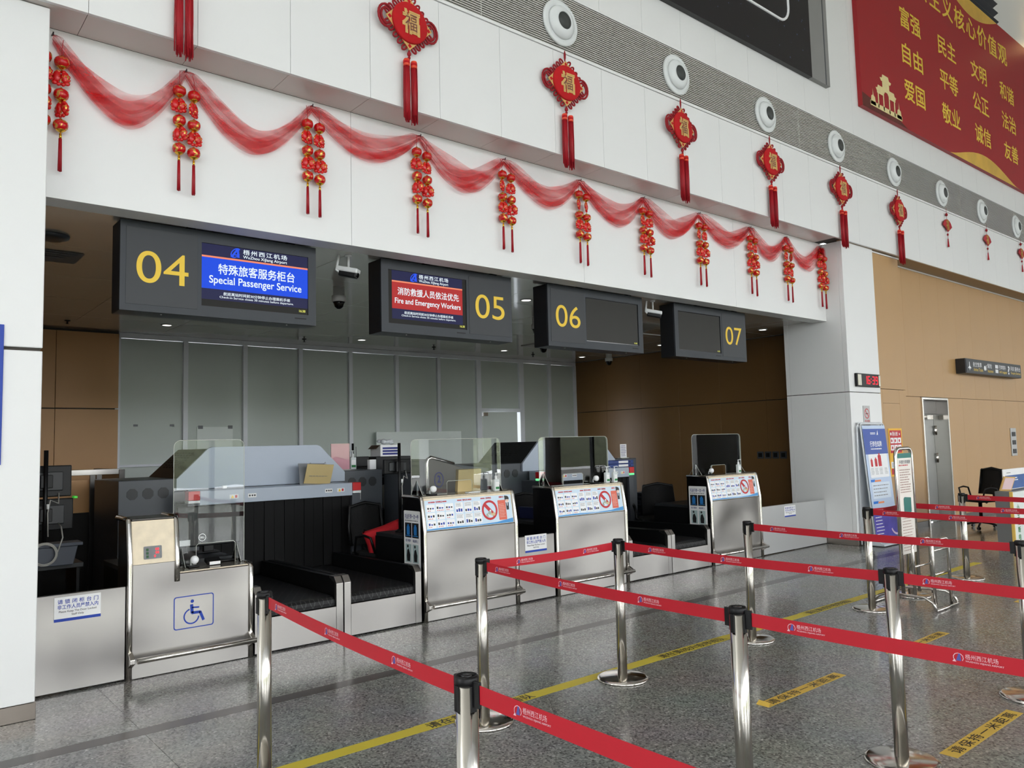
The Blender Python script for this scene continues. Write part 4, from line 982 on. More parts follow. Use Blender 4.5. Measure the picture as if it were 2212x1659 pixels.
# ---- counter 04, lowered on the right for wheelchair users
c4 = thing('accessible_counter', 'low steel accessible counter with blue wheelchair symbol and marble weight display', 'counter', (1.9, 6.17, 0))
MB().prism([(6.0, 0.005), (6.0, 0.78), (6.04, 1.09), (6.345, 1.09), (6.345, 0.005)], 'x', 1.475, 1.785).build('tall_body', M_STEELD, c4, bevel=0.004)
MB().box(1.787, 6.0, 0.005, 2.33, 6.345, 0.69).build('low_body', M_STEELD, c4, bevel=0.004)
MB().prism([(1.49, 0.004), (2.315, 0.004), (2.315, 0.69), (1.80, 0.69), (1.775, 0.72), (1.77, 0.785), (1.49, 0.785)], 'y', 5.986, 5.999).build('front_panel', M_STEEL, c4, bevel=0.002)
up = Vector((0, 0.04, 0.31)).normalized(); fr = (Vector((1.487, 5.996, 0.785)), X3, up)
MB().plate(rect(0, 0, 0.285, 0.305), fr, 0.008).build('marble_panel', M_CREAM, c4)
fr2 = (fr[0] + X3.cross(up) * 0.008, X3, up)
wd = MB().plate(rrect(0.075, 0.032, 0.195, 0.122, 0.006, 2), fr2, 0.006).build('weight_display', M_GREYP, c4)
f3 = (fr2[0] + X3.cross(up) * 0.006, X3, up)
MB().flat(rect(0.085, 0.04, 0.185, 0.114), f3, 0.0005).build('display_glass', M_BLACKG, wd)
mb = MB()
for k, (s_, a) in enumerate((('00', 0.152), ('00', 0.152), ('0', 0.142))): put_text(mb, s_, f3, a, 0.09 - 0.024 * k, a + (0.024 if len(s_) == 2 else 0.012), 0.107 - 0.024 * k, 0.01, 0.001)
mb.build('led_digits', E_LEDR, wd)
mb = MB()
for k in range(3): mb.flat(rect(0.09, 0.088 - 0.024 * k, 0.106, 0.106 - 0.024 * k), f3, 0.001)
mb.build('green_labels', mat('label_green', (30, 84, 40), 0.5), wd)
MB().tube(post_path(1.47, 1.10, 6.34), 0.0195, 12).build('edge_tube', M_STEELT, c4)
MB().tube([(1.787, 5.985, 0.64), (1.787, 5.985, 0.79), (1.787, 5.992, 0.83), (1.787, 6.03, 1.07), (1.787, 6.055, 1.10), (1.787, 6.34, 1.10)], 0.0195, 12).build('edge_tube', M_STEELT, c4)
MB().tube([(2.33, 5.985, 0), (2.33, 5.985, 0.68), (2.33, 6.0, 0.70), (2.33, 6.34, 0.70)], 0.0195, 12).build('edge_tube', M_STEELT, c4)
MB().box(1.49, 6.03, 1.091, 1.77, 6.345, 1.103).build('top_plate', M_STEELD, c4, bevel=0.003)
MB().box(1.81, 5.999, 0.691, 2.315, 6.345, 0.705).build('low_top_plate', mat('top_steel'  , (176, 166, 150), 0.25, metal=1.0, var=0.06), c4, bevel=0.003)
foot_rail(1.455, 2.345, c4)
# wheelchair symbol
fw = (Vector((1.765, 5.986, 0.29)), X3, Z3)
mb = MB(); oo = rrect(0, 0, 0.285, 0.235, 0.018, 4); ii = rrect(0.007, 0.007, 0.278, 0.228, 0.014, 4)
for i in range(len(oo)): j = (i + 1) % len(oo); mb.flat([oo[i], oo[j], ii[j], ii[i]], fw, 0.001)
mb.flat(circ(0.13, 0.192, 0.0125, 14), fw, 0.001)
def bar(p, q, w): 
    d_ = Vector((q[0] - p[0], q[1] - p[1])).normalized() * w; nx_, ny_ = -d_.y, d_.x
    mb.flat([(p[0] + nx_, p[1] + ny_), (q[0] + nx_, q[1] + ny_), (q[0] - nx_, q[1] - ny_), (p[0] - nx_, p[1] - ny_)][::-1], fw, 0.001)
bar((0.125, 0.17), (0.13, 0.105), 0.011); bar((0.128, 0.147), (0.18, 0.143), 0.0055); bar((0.126, 0.108), (0.188, 0.108), 0.010); bar((0.185, 0.112), (0.212, 0.045), 0.010)
for i in range(26):
    a, b = math.radians(105 + 250 * i / 26), math.radians(105 + 250 * (i + 1) / 26); cx, cy = 0.125, 0.085
    mb.flat([(cx + 0.057 * math.cos(a), cy + 0.057 * math.sin(a)), (cx + 0.057 * math.cos(b), cy + 0.057 * math.sin(b)), (cx + 0.047 * math.cos(b), cy + 0.047 * math.sin(b)), (cx + 0.047 * math.cos(a), cy + 0.047 * math.sin(a))], fw, 0.001)
mb.build('wheelchair_symbol', M_BLUE, c4)

# ---- steel gates with staff-only notices
def gate(x0, x1, label, nx, nz, nw=0.28, nh=0.16, gm=None):
    g = thing('steel_gate', label, 'gate', ((x0 + x1) / 2, 6.02, 0))
    MB().box(x0, 5.995, 0.012, x1, 6.03, 0.645).build('gate_panel', gm or M_STEEL, g, bevel=0.003)
    fr = frame_xz(nx, 5.994, nz)
    n = MB().plate(rect(0, 0, nw, nh), fr, 0.003).build('staff_notice', M_WPAPER, g)
    f2 = frame_xz(nx, 5.9905, nz)
    text_part('请锁闭柜台门', f2, nw * 0.07, nh * 0.72, nw * 0.94, nh * 0.9, M_BLUE, n, bold=0.012, off=0.0006, space=1.6)
    text_part('非工作人员严禁入内', f2, nw * 0.07, nh * 0.5, nw * 0.94, nh * 0.68, M_BLUE, n, bold=0.012, off=0.0006)
    text_part('Please Keep The Door Locked', f2, nw * 0.1, nh * 0.34, nw * 0.9, nh * 0.44, M_BLKP, n, bold=0.008, off=0.0006)
    text_part('Staff Only', f2, nw * 0.37, nh * 0.2, nw * 0.63, nh * 0.3, M_BLKP, n, bold=0.008, off=0.0006)
    MB().flat(rect(0, 0, nw, nh * 0.12), f2, 0.0006).build('blue_footer', M_BLUE, n)
gate(0.86, 1.447, 'steel gate with staff-only notice beside the accessible counter', 1.01, 0.468)
gate(5.04, 5.515, 'steel gate with staff-only notice between counters 05 and 06', 5.115, 0.485, 0.29, 0.17)
gate(9.30, 10.955, 'wide steel gate panel with staff-only notice beside the pillar', 9.85, 0.47, 0.285, 0.15, M_GATEW)

# ================================================================== BAGGAGE CONVEYORS
def conveyor(x0, x1, label):
    c = thing('baggage_conveyor', label, 'conveyor', ((x0 + x1) / 2, 6.6, 0))
    for xa, xb in ((x0, x0 + 0.062), (x1 - 0.062, x1)):
        g = MB().prism([(6.03, 0.25), (6.03, 0.475), (6.06, 0.505), (7.585, 0.485), (7.585, 0.25)], 'x', xa + 0.004, xb - 0.004).build('side_guard', M_BLACK, c, bevel=0.004)
        MB().prism([(5.99, 0.01), (5.99, 0.455), (6.035, 0.51), (6.12, 0.51), (6.12, 0.49), (6.03, 0.46), (6.03, 0.01)], 'x', xa, xb).build('end_cap', M_STEELT if False else M_STEEL, g, bevel=0.003)
    MB().box(x0 + 0.063, 5.992, 0.012, x1 - 0.063, 6.012, 0.27).build('front_panel', M_STEEL, c, bevel=0.002)
    pr = [(6.015, 0.275), (6.012, 0.30), (6.022, 0.325), (6.045, 0.342), (6.08, 0.349), (7.59, 0.349), (7.59, 0.275)]
    MB().prism(pr, 'x', x0 + 0.066, x1 - 0.066).build('belt', M_DIAM, c)
    MB().box(x0 + 0.02, 6.04, 0.012, x1 - 0.02, 7.585, 0.26).build('base', M_BLACK, c)
    return c
conveyor(2.365, 3.115, 'black diamond-pattern baggage conveyor beside the accessible counter')
conveyor(3.125, 3.885, 'black diamond-pattern baggage conveyor beside the counter holding the kraft parcel')
conveyor(6.645, 7.385, 'black diamond-pattern baggage conveyor beside the counter with two sanitizer bottles')
conveyor(7.395, 8.15, 'black diamond-pattern baggage conveyor beside the counter backed by the brown wall')

# ================================================================== X-RAY SCANNERS
def scanner(dx, label, green):
    X = lambda x: x + dx
    s = thing('baggage_scanner', label, 'scanner', (X(3.26), 8.3, 0))
    MB().box(X(1.85), 7.98, 0, X(4.66), 8.95, 1.315).build('cabinet', M_GREYD, s, bevel=0.006)
    hood = [(2.36, 1.205), (2.36, 1.31), (2.66, 1.60), (2.70, 1.615), (3.83, 1.615), (3.87, 1.60), (4.165, 1.31), (4.165, 1.205)]
    MB().prism([(X(a), b) for a, b in hood], 'y', 7.95, 7.985).build('hood_face', M_SCAN, s, bevel=0.003)
    MB().prism([(X(a), b) for a, b in [(2.365, 1.316), (2.665, 1.598), (3.865, 1.598), (4.16, 1.316)]], 'y', 7.986, 8.93).build('hood_body', M_GREYDD, s, bevel=0.006)
    for sd in (-1, 1):
        vm = MB()
        for i in range(6):
            for j in range(7):
                t_ = 0.35 + 0.085 * j; yy = 8.25 + 0.1 * i + 0.01 * j
                if sd < 0: cpos = Vector((X(2.365 + 0.3 * t_), yy, 1.316 + 0.282 * t_)); nn = Vector((-0.282, 0, 0.3)).normalized(); al = Vector((0.3, 0, 0.282)).normalized()
                else: cpos = Vector((X(4.16 - 0.295 * t_), yy, 1.316 + 0.282 * t_)); nn = Vector((0.282, 0, 0.295)).normalized(); al = Vector((-0.295, 0, 0.282)).normalized()
                vm.obox(cpos + nn * 0.001, (0.028, 0.005, 0.001), (Vector((0, 1, 0)), al, nn))
        vm.build('vent_slots', M_BLACKM, s)
    MB().box(X(2.47), 7.6, 1.065, X(4.07), 7.95, 1.2).build('header_bar', M_SCAN, s, bevel=0.006)
    for a, b in ((2.36, 2.47), (4.07, 4.17)): MB().box(X(a), 7.605, 0.26, X(b), 7.979, 1.085).build('side_post', M_GREYD, s, bevel=0.006)
    MB().box(X(2.36), 7.61, 0.0, X(4.17), 7.979, 0.255).build('base', M_BLACK, s)
    MB().box(X(2.47), 7.75, 0.256, X(4.07), 7.979, 1.064).build('tunnel_back', M_BLACKM, s)
    for k in range(15):                                                       # lead curtain strips
        xa = X(2.475 + 0.106 * k); rnd = random.Random(k * 3 + int(dx * 10)); q = rnd.uniform(-0.03, 0.03) if k > 5 else 0.005
        sw = [(7.64 + 0.004 * (k % 2), 1.064), (7.64 + q * 0.3 + 0.004 * (k % 2), 0.72), (7.64 + q + 0.004 * (k % 2), 0.36)]
        m_ = MB(); vs = []
        for (yy, zz) in sw: vs += [(xa + 0.002 + q * 0.3 * (1.06 - zz), yy, zz), (xa + 0.104 + q * 0.5 * (1.06 - zz), yy, zz), (xa + 0.104 + q * 0.5 * (1.06 - zz), yy + 0.003, zz), (xa + 0.002 + q * 0.3 * (1.06 - zz), yy + 0.003, zz)]
        fs = [(0, 1, 2, 3), (8, 9, 10, 11)[::-1]]
        for r in (0, 4): fs += [(r + i, r + 4 + i, r + 4 + (i + 1) % 4, r + (i + 1) % 4) for i in range(4)]
        m_.add(vs, fs); m_.build('curtain_strip', M_RUBBER, s)
    for a, b in ((2.362, 2.468), (4.072, 4.168)):
        MB().box(X(a), 7.59, 1.115, X(b), 7.70, 1.2).build('warning_lamp', M_RED, s, bevel=0.004)
        MB().box(X(a), 7.59, 1.088, X(b), 7.70, 1.113).build('lamp_base', E_LEDG if green else M_WPLAST, s, bevel=0.002)
    for c0 in (1.97, 2.11, 2.25, 4.27, 4.40, 4.53):
        pts_ = [(X(c0) + 0.052 * math.cos(math.radians(22.5 + 45 * i)), 1.185 + 0.056 * math.sin(math.radians(22.5 + 45 * i))) for i in range(8)]
        f = MB().prism(pts_, 'y', 7.975, 7.981).build('fan_grille', M_GREYDD, s)
    frl = frame_xz(X(2.47), 7.6, 1.065)
    for a in (0.28, 0.46, 1.28, 1.42):
        st = MB().flat(rect(a, 0.045, a + 0.085, 0.085), frl, 0.001).build('hazard_sticker', M_WPAPER, s)
        mb = MB()
        if a in (0.28, 1.42): mb.flat([(a + 0.012, 0.05), (a + 0.044, 0.05), (a + 0.028, 0.08)], frl, 0.002, 0); mb.flat(rect(a + 0.052, 0.052, a + 0.074, 0.078), frl, 0.002, 1)
        else:
            for q in (0.012, 0.038, 0.062): mb.flat(circ(a + q + 0.006, 0.065, 0.009, 8), frl, 0.002, 2)
        mb.build('sticker_print', [M_YELNUM, M_REDP, M_BLKP], st)
    for a in (2.78, 3.82):
        MB().box(X(a), 7.86, 1.2, X(a) + 0.035, 7.9, 1.228).build('shelf_clip', M_WPLAST, s, bevel=0.002)
    return s
SC1 = scanner(0.0, 'pale blue baggage x-ray scanner behind the accessible counter, with paper stand on its shelf', False)
SC2 = scanner(4.42, 'pale blue baggage x-ray scanner behind counter 06 with green indicator strips', True)
# ================================================================== STAFF SIDE
def desk(x0, x1, label):
    d = thing('staff_desk', label, 'desk', ((x0 + x1) / 2, 6.65, 0))
    MB().box(x0, 6.35, 0.70, x1, 6.90, 0.735).build('desk_top', M_GREYDD, d, bevel=0.004)
    for x in (x0 + 0.01, x1 - 0.03): MB().box(x, 6.36, 0, x + 0.02, 6.93, 0.699).build('side_panel', M_BLACK, d)
    MB().box(x0 + 0.031, 6.36, 0.25, x1 - 0.031, 6.375, 0.699).build('modesty_panel', M_BLACK, d)
desk(1.50, 2.33, 'dark staff desk behind the accessible counter')
desk(3.95, 4.98, 'dark staff desk behind the counter holding the kraft parcel')
desk(5.56, 6.60, 'dark staff desk behind the counter with two sanitizer bottles')
desk(8.20, 9.25, 'dark staff desk behind the counter backed by the brown wall')

# ---- clear acrylic shields
def shield(x0, x1, z0, z1, y, label, notch):
    s = thing('acrylic_shield', label, 'screen', ((x0 + x1) / 2, y, z0))
    w, h, r = x1 - x0, z1 - z0, 0.05
    na, nb, nh = notch
    pl = [(0, 0), (na, 0), (na, nh - 0.015), (na + 0.015, nh), (nb - 0.015, nh), (nb, nh - 0.015), (nb, 0), (w, 0)]
    pl += [(w - r + r * math.cos(math.radians(q)), h - r + r * math.sin(math.radians(q))) for q in (0, 22, 45, 67, 90)]
    pl += [(r - r * math.cos(math.radians(q)), h - r + r * math.sin(math.radians(q))) for q in (90, 67, 45, 22, 0)]
    fr = frame_xz(x0, y, z0)
    MB().plate(pl, fr, 0.005).build('pane', M_ACRYL, s)
    e = MB(); e.tube([Vector((x0 + p[0], y - 0.0025, z0 + p[1])) for p in pl], 0.0026, 5, closed=True); e.build('edge_highlight', M_ACEDGE, s)  # pale tube painted as the highlight along the rim
    for q in (0.06, w - 0.06):
        MB().prism([(y + 0.001, z0), (y + 0.10, z0), (y + 0.001, z0 + 0.14)], 'x', x0 + q - 0.0025, x0 + q + 0.0025).build('gusset', M_ACRYL, s)
        MB().prism([(y - 0.006, z0), (y - 0.10, z0), (y - 0.006, z0 + 0.14)], 'x', x0 + q - 0.0025, x0 + q + 0.0025).build('gusset', M_ACRYL, s)
        MB().tube([(x0 + q, y - 0.10, z0 + 0.004), (x0 + q, y - 0.007, z0 + 0.14)], 0.002, 5).tube([(x0 + q, y + 0.10, z0 + 0.004), (x0 + q, y + 0.003, z0 + 0.14)], 0.002, 5).build('gusset_highlight', M_ACEDGE, s)  # pale tubes painted as highlights on the gusset slopes
shield(1.825, 2.365, 0.706, 1.66, 6.22, 'tall clear acrylic shield on the accessible counter', (0.17, 0.47, 0.16))
shield(3.925, 4.99, 1.113, 1.635, 6.2, 'clear acrylic shield on counter 05 reflecting trees', (0.40, 0.70, 0.12))
shield(5.51, 6.57, 1.113, 1.635, 6.2, 'clear acrylic shield on counter 06', (0.35, 0.65, 0.12))
shield(8.12, 9.18, 1.113, 1.635, 6.2, 'clear acrylic shield on counter 07 in front of the brown wall', (0.40, 0.70, 0.12))

# ---- document cameras
def webcam(x, y, z, label):
    w = thing('document_camera', label, 'camera', (x, y, z))
    MB().box(x - 0.05, y - 0.02, z, x + 0.03, y + 0.06, z + 0.012).build('foot', M_BLACK, w, bevel=0.004)
    MB().tube([(x - 0.02, y + 0.03, z + 0.01), (x - 0.02, y + 0.03, z + 0.04), (x, y + 0.01, z + 0.055)], 0.006, 8).build('arm', M_WPLAST, w)
    MB().lathe([(0.026, 0), (0.03, 0.008), (0.03, 0.03), (0.024, 0.036), (0.001, 0.037)], 24, (x, y + 0.015, z + 0.055), (-0.25, -1, 0.05)).build('head', M_WPLAST, w)
    MB().lathe([(0.021, 0), (0.02, 0.003), (0.001, 0.003)], 20, Vector((x, y + 0.015, z + 0.055)) + Vector((-0.25, -1, 0.05)).normalized() * 0.036, (-0.25, -1, 0.05)).build('light_ring', M_WHTP, w)
webcam(1.955, 6.12, 0.706, 'round white document camera on the accessible counter')
webcam(4.125, 6.13, 1.113, 'round white document camera beside the kraft parcel on its counter')
webcam(6.30, 6.13, 1.113, 'round white document camera beside the two sanitizer bottles')
webcam(8.42, 6.13, 1.113, 'round white document camera on the counter backed by the brown wall')

# ---- sanitizer bottles
def bottle(x, y, z, label, s=1.0, flip=1):
    b = thing('sanitizer_bottle', label, 'bottle', (x, y, z), 'hand sanitizer bottles')
    MB().prism(rrect(x - 0.032 * s, y - 0.022 * s, x + 0.032 * s, y + 0.022 * s, 0.012 * s, 3), 'z', z + 0.0005, z + 0.115 * s).build('flask', M_CLEARB, b, bevel=0.005)
    MB().lathe([(0.016 * s, 0.115 * s), (0.012 * s, 0.125 * s), (0.013 * s, 0.145 * s), (0.006 * s, 0.15 * s), (0.005 * s, 0.172 * s)], 14, (x, y, z)).tube([(x - 0.012 * s * flip, y, z + 0.176 * s), (x + 0.05 * s * flip, y, z + 0.18 * s), (x + 0.062 * s * flip, y, z + 0.168 * s)], 0.0045 * s, 6).build('pump', M_WPLAST, b)
    fr = frame_xz(x, y - 0.022 * s, z)
    lb = MB().flat(rect(-0.022 * s, 0.02 * s, 0.022 * s, 0.09 * s), fr, 0.0006).build('paper_label', M_WPAPER, b)
    MB().flat(rect(-0.022 * s, 0.02 * s, 0.022 * s, 0.042 * s), fr, 0.001).build('green_band', M_GREENP, lb)
    return b
bottle(4.85, 6.10, 1.112, 'white pump sanitizer bottle on counter 05')
bottle(6.45, 6.11, 1.112, 'white pump sanitizer bottle on counter 06 beside its twin')
bottle(6.555, 6.09, 1.112, 'white pump sanitizer bottle at the outer end of counter 06')
bottle(8.985, 6.11, 1.112, 'white pump sanitizer bottle on the counter backed by the brown wall')
bottle(4.53, 8.45, 1.316, 'white pump bottle on the scanner cabinet beside a small monitor', 1.25, -1)

# ---- things on counter 05
pc = thing('kraft_parcel', 'flat kraft cardboard parcel with blue label leaning on counter 05', 'parcel', (4.64, 6.28, 1.112))
MB().obox((4.645, 6.285, 1.225), (0.14, 0.022, 0.11), ((1, 0, 0), (0, 1, 0.12), (0, -0.12, 1))).build('box', M_CARD, pc, bevel=0.003)
MB().obox((4.68, 6.2605, 1.275), (0.04, 0.0006, 0.025), ((1, 0, 0), (0, 1, 0.12), (0, -0.12, 1))).build('label_sheet', mat('label_blue_white', (190, 204, 228), 0.5), pc)
tag(MB().box(4.48, 6.06, 1.1125, 4.62, 6.12, 1.122).build('flat_tray', M_WPLAST, bevel=0.002), 'thin white tray lying on counter 05', 'tray')
cd = thing('card_holder', 'small white printed card standing behind the bottle on counter 05', 'card', (4.93, 6.22, 1.112))
MB().box(4.90, 6.235, 1.1125, 4.96, 6.245, 1.215).build('card', M_WPAPER, cd)
dashes(MB(), frame_xz(4.905, 6.235, 1.12), 0, 0, 0.05, 0.085, 8, 3, 0.35).build('small_print', M_GREYP, cd)
# ---- things on counter 04
mn = thing('desk_monitor', 'black monitor with round maker badge behind the tall acrylic shield', 'monitor', (2.2, 6.62, 0.735))
MB().box(1.97, 6.60, 0.80, 2.48, 6.635, 1.13).build('back_shell', mat('monitor_black', (26, 27, 29), 0.3), mn, bevel=0.012)
MB().box(2.14, 6.636, 0.737, 2.32, 6.76, 0.75).box(2.19, 6.636, 0.75, 2.27, 6.67, 0.95).build('stand', M_BLACK, mn, bevel=0.004)
bd = MB(); n = 26; cx, cz = 2.165, 0.872
for i in range(n):
    a, b = 2 * math.pi * i / n, 2 * math.pi * (i + 1) / n
    bd.flat([(cx + 0.03 * math.cos(a), cz + 0.03 * math.sin(a)), (cx + 0.03 * math.cos(b), cz + 0.03 * math.sin(b)), (cx + 0.026 * math.cos(b), cz + 0.026 * math.sin(b)), (cx + 0.026 * math.cos(a), cz + 0.026 * math.sin(a))], frame_xz(0, 6.6, 0), 0.001)
put_text(bd, 'DELL', frame_xz(0, 6.6, 0), cx - 0.019, cz - 0.007, cx + 0.019, cz + 0.007, 0.02, 0.001); bd.build('badge', M_WHTP, mn, keep=True)
MB().flat(rect(1.985, 0.815, 2.07, 0.86), frame_xz(0, 6.6, 0), 0.001).build('serial_sticker', M_WPAPER, mn)
rd = thing('card_reader', 'small black card reader with pale screen on the accessible counter', 'card reader', (2.1, 6.14, 0.706))
MB().obox((2.10, 6.15, 0.733), (0.055, 0.04, 0.014), ((1, 0, 0), (0, 1, 0.3), (0, -0.3, 1))).build('body', M_BLACK, rd, bevel=0.004)
MB().box(2.06, 6.105, 0.712, 2.14, 6.109, 0.735).build('screen', M_WPAPER, rd)
tag(MB().box(2.16, 6.24, 0.7065, 2.30, 6.32, 0.72).build('keypad', M_BLACK, bevel=0.004), 'black flat keypad on the accessible counter behind the shield', 'keypad')

# ---- monitors on poles
def pole_monitor(px, py, ztop, mons, label, cable=True):
    t = thing('pole_monitor', label, 'monitor', (px, py, 0))
    MB().cyl((px, py, 0.736), (px, py, ztop), 0.016, n=12).lathe([(0.05, 0), (0.05, 0.012), (0.018, 0.03)], 16, (px, py, 0.736)).build('pole', M_BLACK, t)
    for (x0, x1, z0, z1) in mons:
        m = MB().obox(((x0 + x1) / 2, py + 0.07, (z0 + z1) / 2), ((x1 - x0) / 2, 0.018, (z1 - z0) / 2), ((1, 0.06, 0), (-0.06, 1, 0), (0, 0, 1))).build('monitor_shell', M_BLACK, t, bevel=0.008)
        MB().box((x0 + x1) / 2 - (x1 - x0) * 0.33, py + 0.034, (z0 + z1) / 2 - (z1 - z0) * 0.3, (x0 + x1) / 2 + (x1 - x0) * 0.30, py + 0.052, (z0 + z1) / 2 + (z1 - z0) * 0.30).build('back_cover', M_GREYDD, m, bevel=0.006)
        MB().box(px - 0.035, py - 0.005, (z0 + z1) / 2 - 0.05, px + 0.05, py + 0.034, (z0 + z1) / 2 + 0.05).build('mount', M_BLACK, m, bevel=0.004)
    if cable:
        z = mons[0][2]
        MB().tube([(px + 0.1, py + 0.05, z + 0.03), (px + 0.09, py + 0.0, z - 0.05), (px + 0.03, py - 0.03, z - 0.02), (px + 0.015, py - 0.02, z - 0.12), (px + 0.02, py - 0.02, z - 0.3)], 0.005, 6).build('grey_cable', mat('cable_grey', (176, 174, 168), 0.5), t)
        MB().cyl((px + 0.015, py - 0.022, z - 0.09), (px + 0.015, py - 0.022, z - 0.05), 0.01, n=8).build('cable_ferrule', M_WPLAST, t)
    return t
L = at(98, 1100, 7.0).x
PM = pole_monitor(1.105, 7.0, 1.61, [(0.98, 1.295, 1.245, 1.49), (0.98, 1.31, 0.985, 1.23)], 'two black monitors stacked on a pole behind the left gate')
st = thing('side_table', 'dark side table carrying the stacked monitors behind the left gate', 'table', (1.1, 7.05, 0))
MB().box(0.87, 6.9, 0.70, 1.36, 7.4, 0.735).build('table_top', M_GREYDD, st, bevel=0.003)
for x in (0.89, 1.32): MB().box(x, 6.95, 0, x + 0.02, 7.35, 0.699).build('side_panel', M_BLACK, st)
ty = thing('grey_bin', 'grey plastic luggage bin on the table below the stacked monitors', 'tray', (1.12, 6.9, 0.736))
MB().prism([(1.0, 0.737), (1.27, 0.737), (1.30, 0.88), (0.96, 0.88)], 'y', 6.80, 6.95).build('bin', M_TRAY, ty, bevel=0.006)
MB().box(0.95, 6.78, 0.88, 1.33, 6.97, 0.905).build('rim', M_TRAY, ty, bevel=0.004)
cb = MB()
for k in range(3): cb.tube([Vector((1.07 + (0.085 - 0.006 * k) * math.cos(a), 6.765 - 0.004 * k, 0.835 + (0.085 - 0.006 * k) * math.sin(a))) for a in [2 * math.pi * i / 24 for i in range(24)]], 0.004, 6, closed=True)
cb.tube([(1.155, 6.765, 0.84), (1.19, 6.775, 0.95), (1.20, 6.9, 1.02), (1.2, 7.02, 1.04)], 0.005, 6)
tag(cb.build('cable_coil', mat('cable_grey', (176, 174, 168), 0.5)), 'coiled pale grey cable hanging in front of the grey bin', 'cable')
MB().box(1.30, 6.98, 1.228, 1.325, 7.06, 1.246).build('indicator_lamp', mat('green_dot', (70, 190, 60), 0.5, emit=0.4), PM, bevel=0.003)
# steel handling frame behind
sf = thing('steel_guard_frame', 'steel guard frame with flat top rail and brown panel behind the stacked monitors', 'guard rail', (1.7, 9.4, 0))
a, b = at(150, 1022, 9.4), at(262, 1020, 9.4)
MB().box(a.x - 0.4, 9.38, a.z - 0.03, b.x, 9.42, a.z + 0.03).build('top_rail', M_STEEL, sf, bevel=0.003)
for px in (200, 214): q = at(px, 1040, 9.4); MB().box(q.x - 0.025, 9.39, 0, q.x + 0.025, 9.43, a.z - 0.031).build('post', M_STEELD, sf)
MB().box(b.x - 0.03, 9.37, 0, b.x + 0.03, 10.6, a.z + 0.02).build('corner_post', M_STEELD, sf, bevel=0.004)
MB().box(a.x - 0.4, 9.45, 0.95, b.x - 0.035, 9.47, a.z - 0.08).build('alcove_panel', M_BROWNL, sf)
MB().box(a.x - 0.4, 9.44, 0, b.x - 0.035, 9.48, 0.949).build('shade_panel', M_BLACKM, sf)  # dark sheet added for the darkness low behind the gate

# ---- on the scanner 1
nd = thing('paper_stand', 'cream notice flip stand with ring clips on the scanner shelf', 'notice', (3.72, 7.75, 1.2))
MB().obox((3.74, 7.72, 1.305), (0.155, 0.003, 0.108), ((1, 0.05, -0.06), (0, 1, 0.35), (0.06, -0.35, 1))).build('cover_sheet', M_CARD, nd)
MB().obox((3.70, 7.79, 1.305), (0.155, 0.003, 0.115), ((1, 0.05, -0.03), (0, 1, -0.25), (0.03, 0.25, 1))).build('back_board', M_GREYP, nd)
for x in (3.66, 3.83): MB().tube([Vector((x, 7.755 + 0.016 * math.cos(a_), 1.41 + 0.016 * math.sin(a_))) for a_ in [2 * math.pi * i / 12 for i in range(12)]], 0.002, 5, closed=True).build('ring_clip', M_STEELT, nd)
ax_u = Vector((1, 0.05, -0.06)).normalized(); ax_v = Vector((0.06, 0.35, 1)).normalized()
frp = (Vector((3.74, 7.715, 1.305)) - ax_u * 0.15 - ax_v * 0.105, ax_u, ax_v)
dashes(MB(), frp, 0.03, 0.06, 0.27, 0.18, 3, 9, 0.14, 0.004).build('small_print', M_GREYP, nd)
pk = thing('pink_notice', 'pink sheet in a clear upright holder on the scanner cabinet', 'notice', (4.29, 8.3, 1.316))
MB().box(4.17, 8.29, 1.325, 4.405, 8.30, 1.625).build('sheet', M_PINK, pk)
MB().box(4.165, 8.284, 1.318, 4.41, 8.288, 1.63).build('clear_cover', M_ACRYL, pk); MB().box(4.17, 8.25, 1.316, 4.40, 8.36, 1.323).build('foot', M_ACEDGE, pk)
m2 = thing('small_monitor', 'small black monitor with antenna on the scanner cabinet beside the pink notice', 'monitor', (4.55, 8.6, 1.316))
p0, p1 = at(757, 987, 8.6), at(796, 1014, 8.6)
MB().obox(((p0.x + p1.x) / 2, 8.6, (1.34 + p0.z) / 2), ((p1.x - p0.x) / 2, 0.02, (p0.z - 1.34) / 2), ((1, 0, 0), (0, 1, 0), (0, 0, 1))).build('shell', M_BLACK, m2, bevel=0.008)
q = at(762, 958, 8.55); MB().cyl((q.x, 8.55, 1.318), (q.x, 8.55, q.z), 0.014, n=10).build('pole', M_BLACK, m2)
q2 = at(769, 965, 8.55); MB().cyl((q2.x, 8.55, 1.33), (q2.x, 8.55, q2.z), 0.003, n=6).box(q.x - 0.03, 8.5, 1.316, q2.x + 0.12, 8.6, 1.33).build('antenna_base', M_BLACK, m2)
bk = tag(MB().prism(rrect(4.42, 8.70, 4.64, 8.86, 0.02, 3), 'z', 1.318, 1.42).build('teal_basket', M_TEAL, bevel=0.004), 'teal plastic basket behind the pump bottle on the scanner cabinet', 'basket')
q0, q1 = at(797, 993, 8.2), at(811, 1015, 8.2)
nb = tag(MB().box(q0.x, 8.18, 1.316, q1.x, 8.24, q0.z).build('white_card_box', M_WPAPER, bevel=0.003), 'small white printed box beside the small monitor on the scanner cabinet', 'box')
